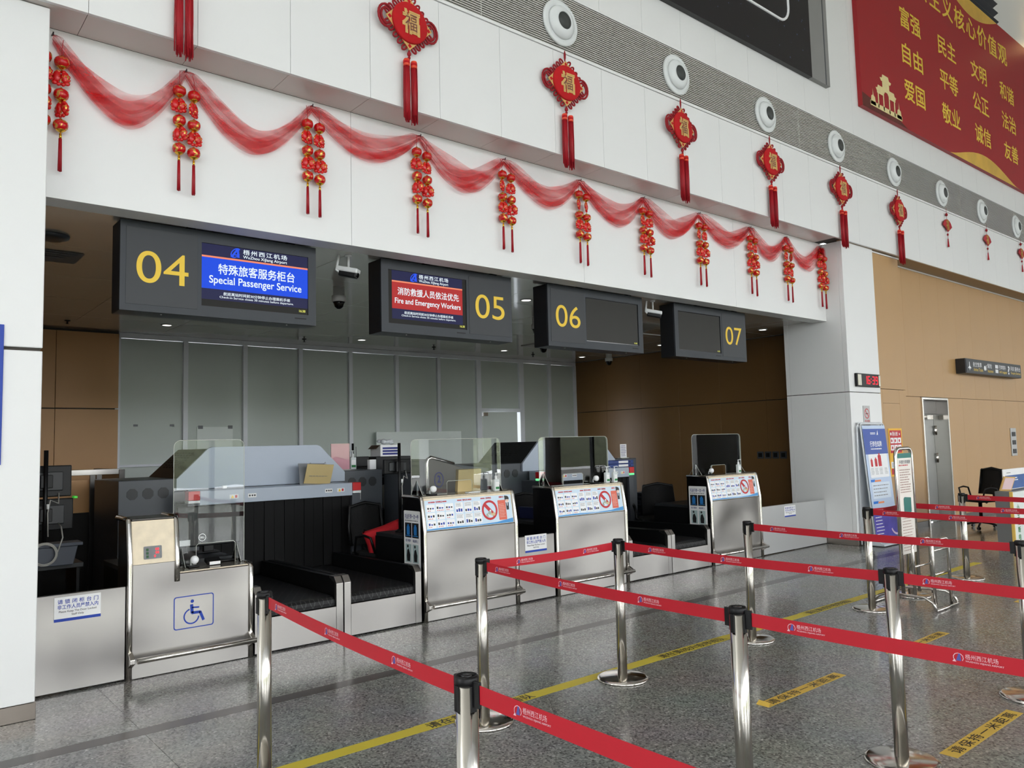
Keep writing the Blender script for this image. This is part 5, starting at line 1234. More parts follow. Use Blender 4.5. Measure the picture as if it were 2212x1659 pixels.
# tall black equipment cabinet with carton and bag
ec = thing('equipment_cabinet', 'tall black equipment cabinet beside the first scanner carrying a blue and white carton', 'cabinet', (5.12, 8.75, 0))
MB().box(4.88, 8.5, 0, 5.38, 9.05, 1.455).build('body', M_BLACK, ec, bevel=0.006)
for z in (0.55, 0.8, 1.05, 1.2): MB().box(4.90, 8.492, z, 5.36, 8.499, z + 0.012).build('drawer_seam', M_GREYD, ec)
ct = thing('carton', 'blue and white printed carton on the tall black cabinet', 'box', (5.16, 8.75, 1.456))
MB().box(5.0, 8.6, 1.456, 5.30, 8.85, 1.60).build('box', M_WPAPER, ct, bevel=0.003)
mb = MB()
for z in (1.475, 1.51, 1.545): mb.flat(rect(5.03, z, 5.28, z + 0.025), frame_xz(0, 8.6, 0), 0.001)
mb.build('blue_print', M_BLUED, ct); MB().obox((4.965, 8.7, 1.575), (0.035, 0.1, 0.002), ((1, 0, 0.8), (0, 1, 0), (-0.8, 0, 1))).build('flap', mat('carton_brown', (80, 62, 48), 0.7), ct)
bg = MB(); rnd = random.Random(6)
for k in range(9): bg.ball((5.07 + 0.02 * k, 8.72 + rnd.uniform(-0.04, 0.04), 1.625 + rnd.uniform(-0.005, 0.03)), (rnd.uniform(0.025, 0.05), 0.04, rnd.uniform(0.02, 0.035)), 8, 6)
tag(bg.build('plastic_bag', mat('bag_white', (206, 210, 214), 0.25, var=0.2, scale=40)), 'crumpled pale plastic bag on top of the blue and white carton', 'bag')
a, b, c_ = at(862, 957, 6.7), at(827, 993, 6.77), at(886, 1022, 6.77)
pole_monitor(a.x, 6.7, a.z, [(b.x, c_.x, c_.z, b.z)], 'black monitor on a pole behind the left end of counter 05')
# fan
fn = thing('desk_fan', 'white electric fan head tilted beside the first scanner cabinet', 'fan', (4.80, 8.3, 0))
ax = Vector((-0.75, -0.6, 0.15)).normalized(); fc = at(838, 1072, 8.3)
MB().lathe([(0.02, -0.06), (0.09, -0.055), (0.15, -0.02), (0.155, 0.0), (0.15, 0.02), (0.10, 0.045), (0.04, 0.055), (0.001, 0.056)], 30, fc, -ax).build('cage', mat('fan_grey', (186, 182, 172), 0.4), fn)
for r_ in (0.06, 0.1, 0.14):
    t_ = ax.orthogonal().normalized(); u_ = ax.cross(t_)
    MB().tube([fc - ax * (0.056 - r_ * 0.2) + t_ * r_ * math.cos(2 * math.pi * i / 24) + u_ * r_ * math.sin(2 * math.pi * i / 24) for i in range(24)], 0.003, 5, closed=True).build('cage_ring', mat('fan_light', (206, 202, 192), 0.4), fn)
MB().cyl((fc.x + 0.05, fc.y + 0.05, 0.02), (fc.x + 0.05, fc.y + 0.05, fc.z - 0.05), 0.015, n=10).lathe([(0.13, 0), (0.13, 0.02), (0.03, 0.05)], 20, (fc.x + 0.05, fc.y + 0.05, 0)).build('stand', M_WPLAST, fn)

# ---- chairs
def office_chair(name, label, loc, rz, frame_m=M_BLACK):
    c = thing(name, label, 'chair', (0, 0, 0))
    MB().box(-0.23, -0.22, 0.44, 0.23, 0.22, 0.50).build('seat', M_FABRIC, c, bevel=0.025)
    bk_ = MB(); n = 10; vs = []
    for i in range(n + 1):
        z = 0.55 + 0.42 * i / n; y = 0.22 + 0.05 * math.sin(i / n * 2.6) + 0.03 * i / n; w = 0.22 - 0.025 * abs(i / n - 0.35)
        for x in (-w, w): vs += [(x, y, z), (x, y + 0.012, z)]
    fs = []
    for i in range(n):
        o = 4 * i; fs += [(o, o + 4, o + 6, o + 2), (o + 1, o + 3, o + 7, o + 5), (o, o + 1, o + 5, o + 4), (o + 2, o + 6, o + 7, o + 3)]
    fs += [(0, 2, 3, 1), (4 * n, 4 * n + 1, 4 * n + 3, 4 * n + 2)]
    bk_.add(vs, fs, 0, True); b = bk_.build('backrest', M_FABRIC, c)
    MB().tube([(-0.22, 0.225, 0.55), (-0.22, 0.265, 0.75), (-0.2, 0.28, 0.95), (0, 0.285, 0.985), (0.2, 0.28, 0.95), (0.22, 0.265, 0.75), (0.22, 0.225, 0.55)], 0.018, 8).build('back_frame', M_BLACK, b)
    MB().tube([(0, 0.27, 0.7), (0, 0.3, 0.5), (0, 0.12, 0.42)], 0.022, 8).build('back_support', M_BLACK, c)
    for s in (-1, 1): MB().tube([(0.2 * s, 0.1, 0.46), (0.27 * s, 0.1, 0.5), (0.28 * s, 0.06, 0.66), (0.27 * s, -0.05, 0.68), (0.26 * s, -0.15, 0.66), (0.21 * s, -0.16, 0.5)], 0.014, 8).build('armrest', M_BLACK, c)
    MB().cyl((0, 0, 0.1), (0, 0, 0.44), 0.028, n=12).build('column', M_BLACK, c)
    for k in range(5):
        a_ = 2 * math.pi * k / 5 + 0.3; e = Vector((0.27 * math.cos(a_), 0.27 * math.sin(a_), 0.06))
        l = MB().tube([(0, 0, 0.11), e * 0.5 + Vector((0, 0, 0.065)), e], [0.022, 0.018, 0.014], 8).build('base_leg', M_BLACK, c)
        MB().cyl(e + Vector((0.02, 0, -0.032)), e + Vector((-0.02, 0, -0.032)), 0.026, n=12).build('caster', M_BLACKG, l)
    c.location = loc; c.rotation_euler = (0, 0, rz)
    return c
office_chair('office_chair', 'black mesh office chair with red cushion beside the first scanner', (4.21, 7.24, 0), 0.15)
office_chair('office_chair', 'black mesh office chair behind counter 07 conveyor near the stacked trays', (8.62, 7.28, 0), 2.5)
office_chair('office_chair', 'dark office chair behind the gate between counters 05 and 06', (6.22, 7.38, 0), 2.7)
office_chair('office_chair', 'black mesh office chair behind the grey enquiry desk', (14.2, 5.06, 0), -2.0)
cu = thing('cushion', 'red cushion with white lettering on the office chair behind the conveyor', 'cushion', (4.15, 7.12, 0.5))
mb = MB(); vs = []; n = 12
Ux = Vector((0.88, -0.3, 0.28)).normalized(); Uz = Vector((-0.2, 0.12, 0.97)); Uz = (Uz - Ux * Uz.dot(Ux)).normalized(); Un = Ux.cross(Uz)
cc = at(831, 1164, 7.12)
for sgn in (1, -1):
    for j in range(n + 1):
        for i in range(n + 1):
            a_, b_ = 2 * i / n - 1, 2 * j / n - 1
            t_ = 0.062 * ((1 - a_ ** 4) * (1 - b_ ** 4)) ** 0.5
            k = 1 - 0.06 * (a_ * a_) * (1 - abs(b_)) - 0.06 * b_ * b_ * (1 - abs(a_))
            vs.append(cc + Ux * (0.2 * a_ * k) + Uz * (0.145 * b_ * k) + Un * (t_ * sgn))
fs = []
for s_ in range(2):
    o = s_ * (n + 1) ** 2
    fs += [(o + j * (n + 1) + i, o + j * (n + 1) + i + 1, o + (j + 1) * (n + 1) + i + 1, o + (j + 1) * (n + 1) + i) for j in range(n) for i in range(n)]
mb.add(vs, fs, 0, True); mb.build('cover', M_CUSH, cu)
frc2 = (cc + Un * -0.066 - Ux * 0.2 - Uz * 0.14, Ux, Uz) if Un.y > 0 else (cc + Un * 0.066 - Ux * 0.2 - Uz * 0.14, Ux, Uz)
dashes(MB(), frc2, 0.17, 0.17, 0.31, 0.20, 1, 3, 0.7, 0.0).build('white_print', M_WHTP, cu)
hs = thing('handset_dock', 'black scanner handset in its dock on the black side box', 'handset', (4.2, 6.5, 0.735))
MB().cyl((4.16, 6.52, 0.736), (4.16, 6.52, 0.75), 0.05, n=18).build('dock', M_BLACK, hs); MB().obox((4.16, 6.53, 0.80), (0.018, 0.014, 0.055), ((1, 0, 0.1), (0, 1, 0.2), (-0.1, -0.2, 1))).build('handset', M_BLACKG, hs, bevel=0.006)
# steel booth number 2
sb = thing('steel_booth', 'steel booth with sloped top and number 2 in a blue ring behind counter 05', 'booth', (4.95, 7.3, 0))
MB().prism([(4.74, 0), (5.28, 0), (5.28, 1.30), (5.08, 1.36), (4.78, 1.44), (4.74, 1.42)], 'y', 7.15, 7.19).build('front_face', M_STEELD, sb, bevel=0.006)
MB().prism([(4.75, 0), (5.62, 0), (5.62, 1.30), (5.08, 1.37), (4.78, 1.43), (4.75, 1.41)], 'y', 7.20, 8.1).build('body', M_GREYD, sb, bevel=0.008)
MB().tube([(4.745, 7.17, 0), (4.745, 7.17, 1.38), (4.755, 7.17, 1.425), (4.79, 7.17, 1.445), (5.10, 7.17, 1.365)], 0.022, 10).build('edge_tube', M_STEELT, sb)
mb = MB(); cx, cz = 4.885, 1.2
for i in range(26):
    a_, b_ = 2 * math.pi * i / 26, 2 * math.pi * (i + 1) / 26
    mb.flat([(cx + 0.062 * math.cos(a_), cz + 0.085 * math.sin(a_)), (cx + 0.062 * math.cos(b_), cz + 0.085 * math.sin(b_)), (cx + 0.053 * math.cos(b_), cz + 0.075 * math.sin(b_)), (cx + 0.053 * math.cos(a_), cz + 0.075 * math.sin(a_))], frame_xz(0, 7.15, 0), 0.001)
put_text(mb, '2', frame_xz(0, 7.15, 0), cx - 0.02, cz - 0.03, cx + 0.02, cz + 0.045, 0.02, 0.001); mb.build('number_ring', M_BLUED, sb, keep=True)
# on and by scanner 2
for k, z in enumerate((1.201, 1.252)):
    f = thing('ring_binder', 'blue ring binder lying flat on the second scanner shelf, ' + ('lower one' if k == 0 else 'upper one'), 'binder', (8.42, 7.78, z))
    MB().box(8.13 + 0.03 * (1 - k), 7.68, z, 8.68, 7.92, z + 0.048).build('cover', mat('binder_blue', (38, 62, 130), 0.45), f, bevel=0.004)
    MB().box(8.36, 7.677, z + 0.008, 8.56, 7.68, z + 0.04).build('spine_label', M_WPAPER, f); MB().cyl((8.60, 7.676, z + 0.024), (8.60, 7.681, z + 0.024), 0.011, n=12).build('finger_hole', M_BLACK, f)
qn = thing('notice_stand', 'small white printed notice stand on the second scanner cabinet', 'notice', (8.93, 8.1, 1.316))
MB().box(8.86, 8.095, 1.325, 9.0, 8.10, 1.53).build('sheet', M_WPAPER, qn); MB().box(8.85, 8.06, 1.316, 9.01, 8.14, 1.324).build('foot', M_ACEDGE, qn)
dashes(MB(), frame_xz(8.87, 8.095, 1.34), 0, 0.0, 0.12, 0.175, 7, 5, 0.4).build('small_print', mat('print_mauve', (120, 110, 150), 0.5), qn)
for k in range(9):
    t = thing('grey_tray', 'grey plastic tray, %s from the bottom of the stack beside the chair' % ORD[k], 'tray', (9.72, 8.2, 0.06 * k + 0.02), 'stack of grey trays behind the second scanner')
    z = 0.18 + 0.064 * k
    MB().prism([(9.55, z), (9.88, z), (9.92, z + 0.05), (9.51, z + 0.05)], 'y', 8.0, 8.45).build('tub', M_TRAY, t, bevel=0.004)
    MB().box(9.49, 7.98, z + 0.05, 9.94, 8.47, z + 0.062).build('rim', M_TRAY, t, bevel=0.002)
tt = thing('tray_trolley', 'low dark trolley under the stack of grey trays', 'trolley', (9.72, 8.2, 0))
MB().box(9.5, 8.0, 0.15, 9.93, 8.46, 0.178).build('deck', M_BLACK, tt, bevel=0.003)
for x in (9.55, 9.88):
    for y in (8.05, 8.41): MB().cyl((x, y, 0.0), (x, y, 0.15), 0.012, n=8).build('leg', M_STEELD, tt)
bx = tag(MB().box(8.98, 7.4, 0.0, 9.5, 7.8, 0.60).build('black_cabinet', M_BLACKM, bevel=0.006), 'low black cabinet behind counter 07 beside the far chair', 'cabinet')
pp = tag(MB().obox((9.25, 7.55, 0.613), (0.12, 0.08, 0.012), ((1, 0.2, 0), (-0.2, 1, 0), (0, 0, 1))).build('paper_pile', M_WPAPER, bevel=0.003), 'white papers lying on the low black cabinet', 'paper')
q = at(1140, 1115, 6.7)
tag(MB().obox((q.x, 6.7, 0.80), (0.03, 0.12, 0.063), ((1, 0.1, 0), (-0.1, 1, 0), (0, 0, 1))).build('blue_folder_box', mat('folder_navy', (22, 30, 70), 0.5), bevel=0.006), 'dark navy folder box on the desk behind the gate', 'box')
# sheet of paper on the first scanner
pa = tag(MB().box(4.275, 7.976, 0.985, 4.375, 7.979, 1.135).build('taped_sheet', M_WPAPER), 'white sheet taped on the first scanner cabinet below the fan grilles', 'paper')
# boards on the frosted partition
w1 = thing('pinned_sheet', 'pale sheet clipped to the frosted partition above the first scanner', 'sheet', (4.15, 12.09, 1.5))
MB().box(3.88, 12.09, 1.30, 4.42, 12.099, 1.945).build('sheet', M_BOARDG, w1)
for x in (3.93, 4.38): MB().box(x - 0.035, 12.08, 1.915, x + 0.035, 12.089, 1.965).build('clip', M_GREYP, w1, bevel=0.003)
w2 = thing('pale_board', 'wide pale board standing against the frosted partition behind counter 05', 'board', (7.8, 12.0, 0))
MB().box(6.88, 11.96, 1.0, 8.70, 11.99, 1.84).build('board', M_BOARDG, w2, bevel=0.004)
for x in (7.0, 8.58): MB().box(x - 0.02, 11.965, 0, x + 0.02, 11.985, 0.999).build('leg', M_STEELD, w2)
hk2 = thing('suction_hooks', 'row of tiny pale suction hooks on the frosted partition', 'hooks', (3.3, 12.09, 1.95))
for x in (3.02, 3.52): MB().box(x - 0.03, 12.092, 1.955, x + 0.03, 12.099, 1.985).build('hook', M_GREYP, hk2, bevel=0.002)
# sockets on the brown side wall
for k in range(4):
    yy = 7.18 + 0.145 * k
    s = thing('wall_socket', 'dark square socket on the brown side wall, %s from the pillar' % ORD[k], 'socket', (11.868, yy, 1.27), 'sockets on the brown side wall')
    MB().box(11.856, yy - 0.06, 1.22, 11.8695, yy + 0.06, 1.34).build('plate', M_GREYD, s, bevel=0.003); MB().box(11.85, yy - 0.035, 1.245, 11.857, yy + 0.035, 1.315).build('insert', M_BLACK, s, bevel=0.002)
# ================================================================== QUEUE POSTS AND BELTS
qp = thing('queue_post', 'steel queue post with round base and black cap', 'queue post', (0, 0, 0), 'steel queue posts in the hall')
MB().lathe([(0.001, 0.0), (0.168, 0.0), (0.17, 0.006), (0.166, 0.014), (0.15, 0.02), (0.06, 0.026), (0.034, 0.028)], 48, (0, 0, 0)).build('base', M_STEELT, qp)
MB().cyl((0, 0, 0.026), (0, 0, 0.90), 0.0325, n=32).build('pole', mat('post_steel', (200, 196, 188), 0.16, metal=1.0, var=0.05, scale=6), qp)
cp = MB().lathe([(0.0335, 0.893), (0.035, 0.895), (0.035, 0.912), (0.031, 0.918), (0.028, 0.918), (0.027, 0.916), (0.001, 0.916)], 32).build('cap', M_BLACK, qp)
MB().lathe([(0.024, 0.9175), (0.001, 0.918)], 24).build('cap_disc', M_BLACKG, cp)
for k in range(4):
    a = math.pi / 2 * k; dv = Vector((math.cos(a), math.sin(a), 0)); sv = Vector((-math.sin(a), math.cos(a), 0))
    MB().obox(dv * 0.034 + Vector((0, 0, 0.858)), (0.004, 0.009, 0.036), (dv, sv, Z3)).build('belt_slot', M_BLACK, qp, bevel=0.002)
POSTS = {'S1': (1.453, 3.567), 'S2': (1.345, 1.847), 'S3': (2.77, 3.64), 'S4': (3.93, 3.64), 'S5': (2.645, 1.833), 'S6': (5.405, 3.62), 'S7': (3.90, 1.812), 'S8': (7.08, 3.475),
         'S9': (9.26, 3.48), 'S10': (7.93, 3.49), 'S11': (5.37, 1.705), 'N2': (1.37, 0.12), 'N5': (2.74, 0.05), 'N7': (3.97, 0.05), 'N8': (7.05, 1.70), 'N10': (7.96, 1.70), 'N9': (9.27, 1.70), 'N11': (5.4, -0.05)}
SPANS = [('S1', 'S2'), ('S2', 'N2'), ('S3', 'S4'), ('S3', 'S5'), ('S5', 'N5'), ('S4', 'S7'), ('S7', 'N7'), ('S6', 'S11'), ('S11', 'N11'), ('S8', 'N8'), ('S8', 'S10'), ('S10', 'N10'), ('S9', 'N9')]
PL = {'S1': ('first', 'counter'), 'S2': ('first', 'hall'), 'S3': ('second', 'counter'), 'S5': ('second', 'hall'), 'S4': ('third', 'counter'), 'S7': ('third', 'hall'), 'S6': ('fourth', 'counter'), 'S11': ('fourth', 'hall'), 'N2': ('first', 'outermost'), 'N5': ('second', 'outermost'), 'N7': ('third', 'outermost'), 'N11': ('fourth', 'outermost'), 'N8': ('fifth', 'hall'), 'N10': ('sixth', 'hall'), 'N9': ('seventh', 'hall')}
QL = {'S8': 'steel queue post standing left of the luggage size gauge', 'S10': 'steel queue post standing behind the luggage size gauge', 'S9': 'steel queue post near the grey enquiry desk'}
firstp = True
for n, (x, y) in POSTS.items():
    # turn the head so that a slot faces the first belt
    sp = [s for s in SPANS if n in s][0]; o = POSTS[sp[1] if sp[0] == n else sp[0]]
    rz = math.atan2(o[1] - y, o[0] - x)
    if firstp: qp.location = (x, y, 0.0005); qp.rotation_euler = (0, 0, rz); firstp = False; qp['label'] = 'steel queue post of the first belt lane from the left wall, counter end'
    else: dup(qp, (x, y, 0.0005), rz, QL.get(n) or 'steel queue post of the %s belt lane from the left wall, %s end' % PL[n])
BL = {('S1', 'S2'): 'red logo belt of the first lane from the left wall, counter half', ('S2', 'N2'): 'red logo belt of the first lane from the left wall, hall half', ('S3', 'S4'): 'red logo belt running along the yellow line between second and third lanes', ('S3', 'S5'): 'red logo belt of the second lane from the left wall, counter half', ('S5', 'N5'): 'red logo belt of the second lane from the left wall, hall half', ('S4', 'S7'): 'red logo belt of the third lane from the left wall, counter half', ('S7', 'N7'): 'red logo belt of the third lane from the left wall, hall half', ('S6', 'S11'): 'red logo belt of the fourth lane from the left wall, counter half', ('S11', 'N11'): 'red logo belt of the fourth lane from the left wall, hall half', ('S8', 'N8'): 'red logo belt from the post left of the luggage gauge into the hall', ('S8', 'S10'): 'short red belt between the two posts beside the luggage gauge', ('S10', 'N10'): 'red logo belt from the post behind the luggage gauge into the hall', ('S9', 'N9'): 'red logo belt from the post near the enquiry desk into the hall'}
for k, (a, b) in enumerate(SPANS):
    A, B = Vector((*POSTS[a], 0)), Vector((*POSTS[b], 0)); d_ = (B - A).normalized()
    nrm = Vector((0, 0, 1)).cross(d_)                          # left of the run
    if nrm.dot(A * -1) < 0: d_ = -d_; A, B = B, A; nrm = -nrm  # so that the printed face looks at the visitor
    nrm = -Vector((0, 0, 1)).cross(d_) if False else nrm
    P, Q = A + d_ * 0.045, B - d_ * 0.045
    bl = thing('barrier_belt', BL[(a, b)], 'belt', ((P + Q) / 2 + Vector((0, 0, 0.87))), 'red queue belts between the posts')
    nseg = 16; vs = []
    for i in range(nseg + 1):
        t = i / nseg; c = P + (Q - P) * t; sag = -0.012 * math.sin(math.pi * t)
        for zz in (0.85, 0.901):
            for s in (0.001, -0.001): vs.append(c + nrm * s + Vector((0, 0, zz + sag)))
    fs = []
    for i in range(nseg):
        o = 4 * i; fs += [(o, o + 2, o + 6, o + 4), (o + 1, o + 5, o + 7, o + 3), (o, o + 4, o + 5, o + 1), (o + 2, o + 3, o + 7, o + 6)]
    fs += [(0, 1, 3, 2), (4 * nseg, 4 * nseg + 2, 4 * nseg + 3, 4 * nseg + 1)]
    MB().add(vs, fs).build('webbing', M_BELT, bl)
    for e in (P, Q): MB().obox(e + Vector((0, 0, 0.873)) + (d_ * 0.0 if e is P else d_ * 0.0), (0.016, 0.006, 0.036), (d_, nrm, Z3)).build('end_clip', M_BLACK, bl, bevel=0.002)
    Lb = (Q - P).length; u = -d_ if (-d_).cross(Z3).dot(nrm) > 0 else d_
    st = Q if u.dot(Q - P) < 0 else P
    nlogo = max(1, int(Lb / 0.56)); off0 = 0.10 + 0.06 * (k % 3)
    for i in range(nlogo + 1):
        s0 = off0 + 0.56 * i
        if s0 + 0.17 > Lb: break
        lw, lb_, lr = MB(), MB(), MB()
        tt_ = (s0 + 0.08) / Lb; sg = -0.012 * math.sin(math.pi * tt_)
        fr = (st + u * s0 + Vector((0, 0, 0.85 + sg)) + nrm * 0.001, u, Z3)
        put_text(lw, '梧州西江机场', fr, 0.038, 0.024, 0.13, 0.040, 0.0, 0.0006)
        put_text(lw, 'WUZHOU XIJIANG AIRPORT', fr, 0.038, 0.014, 0.145, 0.0205, 0.01, 0.0006)
        lw.flat([(0.0, 0.012), (0.012, 0.012), (0.006, 0.02)], fr, 0.0008)
        for q in range(8):
            a0, a1 = math.radians(-40 + 34 * q), math.radians(-40 + 34 * (q + 1))
            lw.flat([(0.018 + 0.0155 * math.cos(a0), 0.026 + 0.0145 * math.sin(a0)), (0.018 + 0.0155 * math.cos(a1), 0.026 + 0.0145 * math.sin(a1)), (0.018 + 0.0135 * math.cos(a1), 0.026 + 0.0125 * math.sin(a1)), (0.018 + 0.0135 * math.cos(a0), 0.026 + 0.0125 * math.sin(a0))], fr, 0.0007)
        lb_.flat([(0.011, 0.016), (0.026, 0.016), (0.024, 0.038), (0.019, 0.039)], fr, 0.0008)
        lr.flat([(0.004, 0.012), (0.012, 0.014), (0.008, 0.02)], fr, 0.0009)
        lw.build('logo_print', mat('belt_white_print', (232, 196, 204), 0.6), bl, keep=True); lb_.build('logo_emblem', mat('belt_blue_print', (76, 84, 160), 0.6), bl, keep=True)

# ================================================================== FLOOR MARKINGS
yt = thing('yellow_line', 'long yellow tape line with black queue reminder lettering on the floor', 'floor tape', (4, 3.8, 0))
MB().box(-3, 3.752, 0.0003, 10.46, 3.848, 0.0012).build('tape', M_TAPE, yt)
for x in (0.47, 2.49, 4.50, 6.53, 8.56):
    MB().box(x - 0.06, 3.747, 0.0013, x + 0.86, 3.853, 0.0018).build('printed_tape', M_TAPE, yt)
    text_part('请在黄线外按序排队', (Vector((x, 3.76, 0.002)), X3, Y3), 0, 0, 0.78, 0.08, M_BLKP, yt, bold=0.012, off=0.0003)
for x, y, lab in ((4.12, 2.67, 'amber keep one metre floor sticker with curled end between the queue posts'), (4.13, 1.65, 'amber keep one metre floor sticker beside the near queue post base'), (5.73, 2.65, 'amber keep one metre floor sticker partly behind a queue belt'), (8.25, 2.63, 'amber keep one metre floor sticker beside the luggage size gauge lane')):
    s = thing('floor_sticker', lab, 'floor sticker', (x + 0.45, y, 0), 'keep one metre floor stickers')
    MB().box(x, y, 0.0003, x + 0.91, y + 0.085, 0.0012).build('sheet', M_STICK, s)
    if x == 4.12: MB().add([(x, y, 0.001), (x, y + 0.085, 0.001), (x + 0.03, y + 0.085, 0.02), (x + 0.045, y + 0.02, 0.012)], [(0, 1, 2, 3)]).build('curled_end', M_STICK, s)
    text_part('请保持一米距离', (Vector((x + 0.06, y + 0.012, 0.0012)), X3, Y3), 0, 0, 0.80, 0.062, M_BLKP, s, bold=0.006, off=0.0004, space=1.25)

# ================================================================== RIGHT-HAND SIDE
# clock on the pillar
ck = thing('digital_clock', 'black wall clock showing red 16:39 on the white pillar', 'clock', (11.5, 5.5, 2.29))
MB().box(11.13, 5.49, 2.29, 11.85, 5.529, 2.485).build('case', M_BLACK, ck, bevel=0.008)
MB().box(11.145, 5.478, 2.305, 11.25, 5.489, 2.47).box(11.79, 5.478, 2.305, 11.84, 5.489, 2.47).build('silver_end', mat('silver_plastic', (196, 192, 176), 0.35, metal=0.4), ck, bevel=0.006)
def seg7(mb, fr, x, y, w, h, ch):
    t = h * 0.11; segs = {'0': 'abcdef', '1': 'bc', '3': 'abgcd', '6': 'afgedc', '9': 'abgfcd'}[ch]
    P = {'a': (x, y + h - t, x + w, y + h), 'd': (x, y, x + w, y + t), 'g': (x, y + h / 2 - t / 2, x + w, y + h / 2 + t / 2), 'b': (x + w - t, y + h / 2, x + w, y + h), 'c': (x + w - t, y, x + w, y + h / 2), 'f': (x, y + h / 2, x + t, y + h), 'e': (x, y, x + t, y + h / 2)}
    for s in segs: mb.flat(rect(*P[s]), fr, 0.0015)
mb = MB(); frc = frame_xz(0, 5.489, 0)
for ch, x in (('1', 11.36), ('6', 11.455), ('3', 11.60), ('9', 11.70)): seg7(mb, frc, x, 2.33, 0.07, 0.12, ch)
for z in (2.365, 2.41): mb.flat(circ(11.562, z, 0.009, 8), frc, 0.0015)
mb.build('led_digits', E_LEDR, ck)
# no smoking plate
ns = thing('no_smoking_plate', 'grey no smoking plate on the white pillar under the clock', 'sign', (11.42, 5.525, 1.75))
MB().box(11.33, 5.52, 1.70, 11.53, 5.5285, 2.01).build('plate', mat('plate_grey', (186, 186, 186), 0.4), ns, bevel=0.002)
mb = MB(); cx, cz = 11.43, 1.895
for i in range(24):
    a, b = 2 * math.pi * i / 24, 2 * math.pi * (i + 1) / 24
    mb.flat([(cx + 0.075 * math.cos(a), cz + 0.075 * math.sin(a)), (cx + 0.075 * math.cos(b), cz + 0.075 * math.sin(b)), (cx + 0.062 * math.cos(b), cz + 0.062 * math.sin(b)), (cx + 0.062 * math.cos(a), cz + 0.062 * math.sin(a))], frame_xz(0, 5.52, 0), 0.001)
mb.flat([(cx - 0.05, cz + 0.04), (cx - 0.04, cz + 0.05), (cx + 0.05, cz - 0.04), (cx + 0.04, cz - 0.05)], frame_xz(0, 5.52, 0), 0.0014)
put_text(mb, '禁止吸烟', frame_xz(0, 5.52, 0), 11.36, 1.765, 11.50, 1.80, 0.01, 0.001); mb.build('red_print', M_REDP, ns, keep=True)
mb = MB(); mb.flat(rect(cx - 0.035, cz - 0.01, cx + 0.035, cz + 0.006), frame_xz(0, 5.52, 0), 0.0009); mb.flat(rect(11.35, 1.725, 11.51, 1.74), frame_xz(0, 5.52, 0), 0.0009); mb.build('black_print', M_BLKP, ns)
# blue notice at the far left of the left wall
bs = thing('blue_wall_sign', 'blue wall sign with white edge at the end of the left wall', 'sign', (0.3, 5.53, 1.9))
MB().box(-0.4, 5.535, 1.52, 0.64, 5.549, 2.365).build('panel', M_BLUE, bs, bevel=0.003)
# hydrant notice
hn = thing('hydrant_notice', 'red and yellow fire hydrant notice with picture tiles on the tan wall', 'sign', (12.39, 5.555, 0.93))
MB().box(12.16, 5.552, 0.93, 12.61, 5.5595, 1.67).build('sheet', mat('notice_yellow', (240, 186, 52), 0.5), hn)
fh = frame_xz(12.16, 5.552, 0.93)
mb = MB(); mb.flat(rect(0.03, 0.36, 0.42, 0.71), fh, 0.001); mb.flat(rect(0.03, 0.03, 0.42, 0.12), fh, 0.001); mb.build('red_field', mat('notice_red', (196, 30, 44), 0.5), hn)
text_part('消火栓', fh, 0.11, 0.625, 0.30, 0.69, M_WHTP, hn, bold=0.012, off=0.0016)
mb = MB()
for r in range(2):
    for c in range(3): mb.flat(rect(0.045 + 0.125 * c, 0.40 + 0.11 * r, 0.155 + 0.125 * c, 0.485 + 0.11 * r), fh, 0.0015)
mb.flat(rect(0.03, 0.13, 0.42, 0.225), fh, 0.001); mb.flat(circ(0.07, 0.655, 0.025, 12), fh, 0.0015); mb.flat(circ(0.36, 0.65, 0.025, 3), fh, 0.0015); mb.build('white_tiles', M_WHTP, hn)
mb = MB(); rnd = random.Random(12)
for r in range(2):
    for c in range(3): mb.flat(circ(0.1 + 0.125 * c + rnd.uniform(-0.02, 0.02), 0.44 + 0.11 * r, 0.026, 6), fh, 0.002)
mb.build('tile_picture', M_REDP, hn); text_part('119', fh, 0.07, 0.14, 0.22, 0.21, M_BLKP, hn, bold=0.01, off=0.0016)
# wayfinding sign
wf_ = thing('wayfinding_sign', 'dark grey wall-mounted direction sign with white and yellow lettering on tan wall', 'sign', (17, 5.75, 2.66))
MB().box(15.64, 5.66, 2.68, 18.55, 5.829, 2.955).build('box', M_SIGNK, wf_, bevel=0.004)
MB().box(15.66, 5.652, 2.695, 18.53, 5.66, 2.94).build('face', M_SIGND, wf_, bevel=0.002)
fw_ = frame_xz(15.66, 5.652, 2.695)
for zh, en, a, b in (('航空售票', 'Airline Ticket', 0.32, 0.80), ('保险', 'Insurance', 1.02, 1.32), ('行李寄存', 'Left Luggage', 1.62, 2.05), ('问讯 服务台', 'Enquiry Service', 2.27, 2.82)):
    text_part(zh, fw_, a, 0.115, b - (0.06 if len(zh) < 5 else 0), 0.205, M_WHTP, wf_, off=0.001); text_part(en, fw_, a + 0.02, 0.035, b, 0.095, M_YELNUM, wf_, off=0.001)
mb = MB()
mb.flat([(0.16, 0.04), (0.17, 0.075), (0.235, 0.08), (0.17, 0.125), (0.165, 0.2), (0.145, 0.2), (0.14, 0.125), (0.075, 0.08), (0.14, 0.075), (0.15, 0.04)], fw_, 0.001)
mb.flat(circ(0.90, 0.11, 0.05, 9), fw_, 0.001); mb.flat(rect(0.96, 0.07, 0.98, 0.17), fw_, 0.001)
for r in range(2):
    for c in range(2): mb.flat(rect(1.44 + 0.075 * c, 0.04 + 0.09 * r, 1.505 + 0.075 * c, 0.11 + 0.09 * r), fw_, 0.001)
put_text(mb, '?', fw_, 2.13, 0.04, 2.2, 0.2, 0.02, 0.001); mb.build('white_icons', M_WHTP, wf_, keep=True)
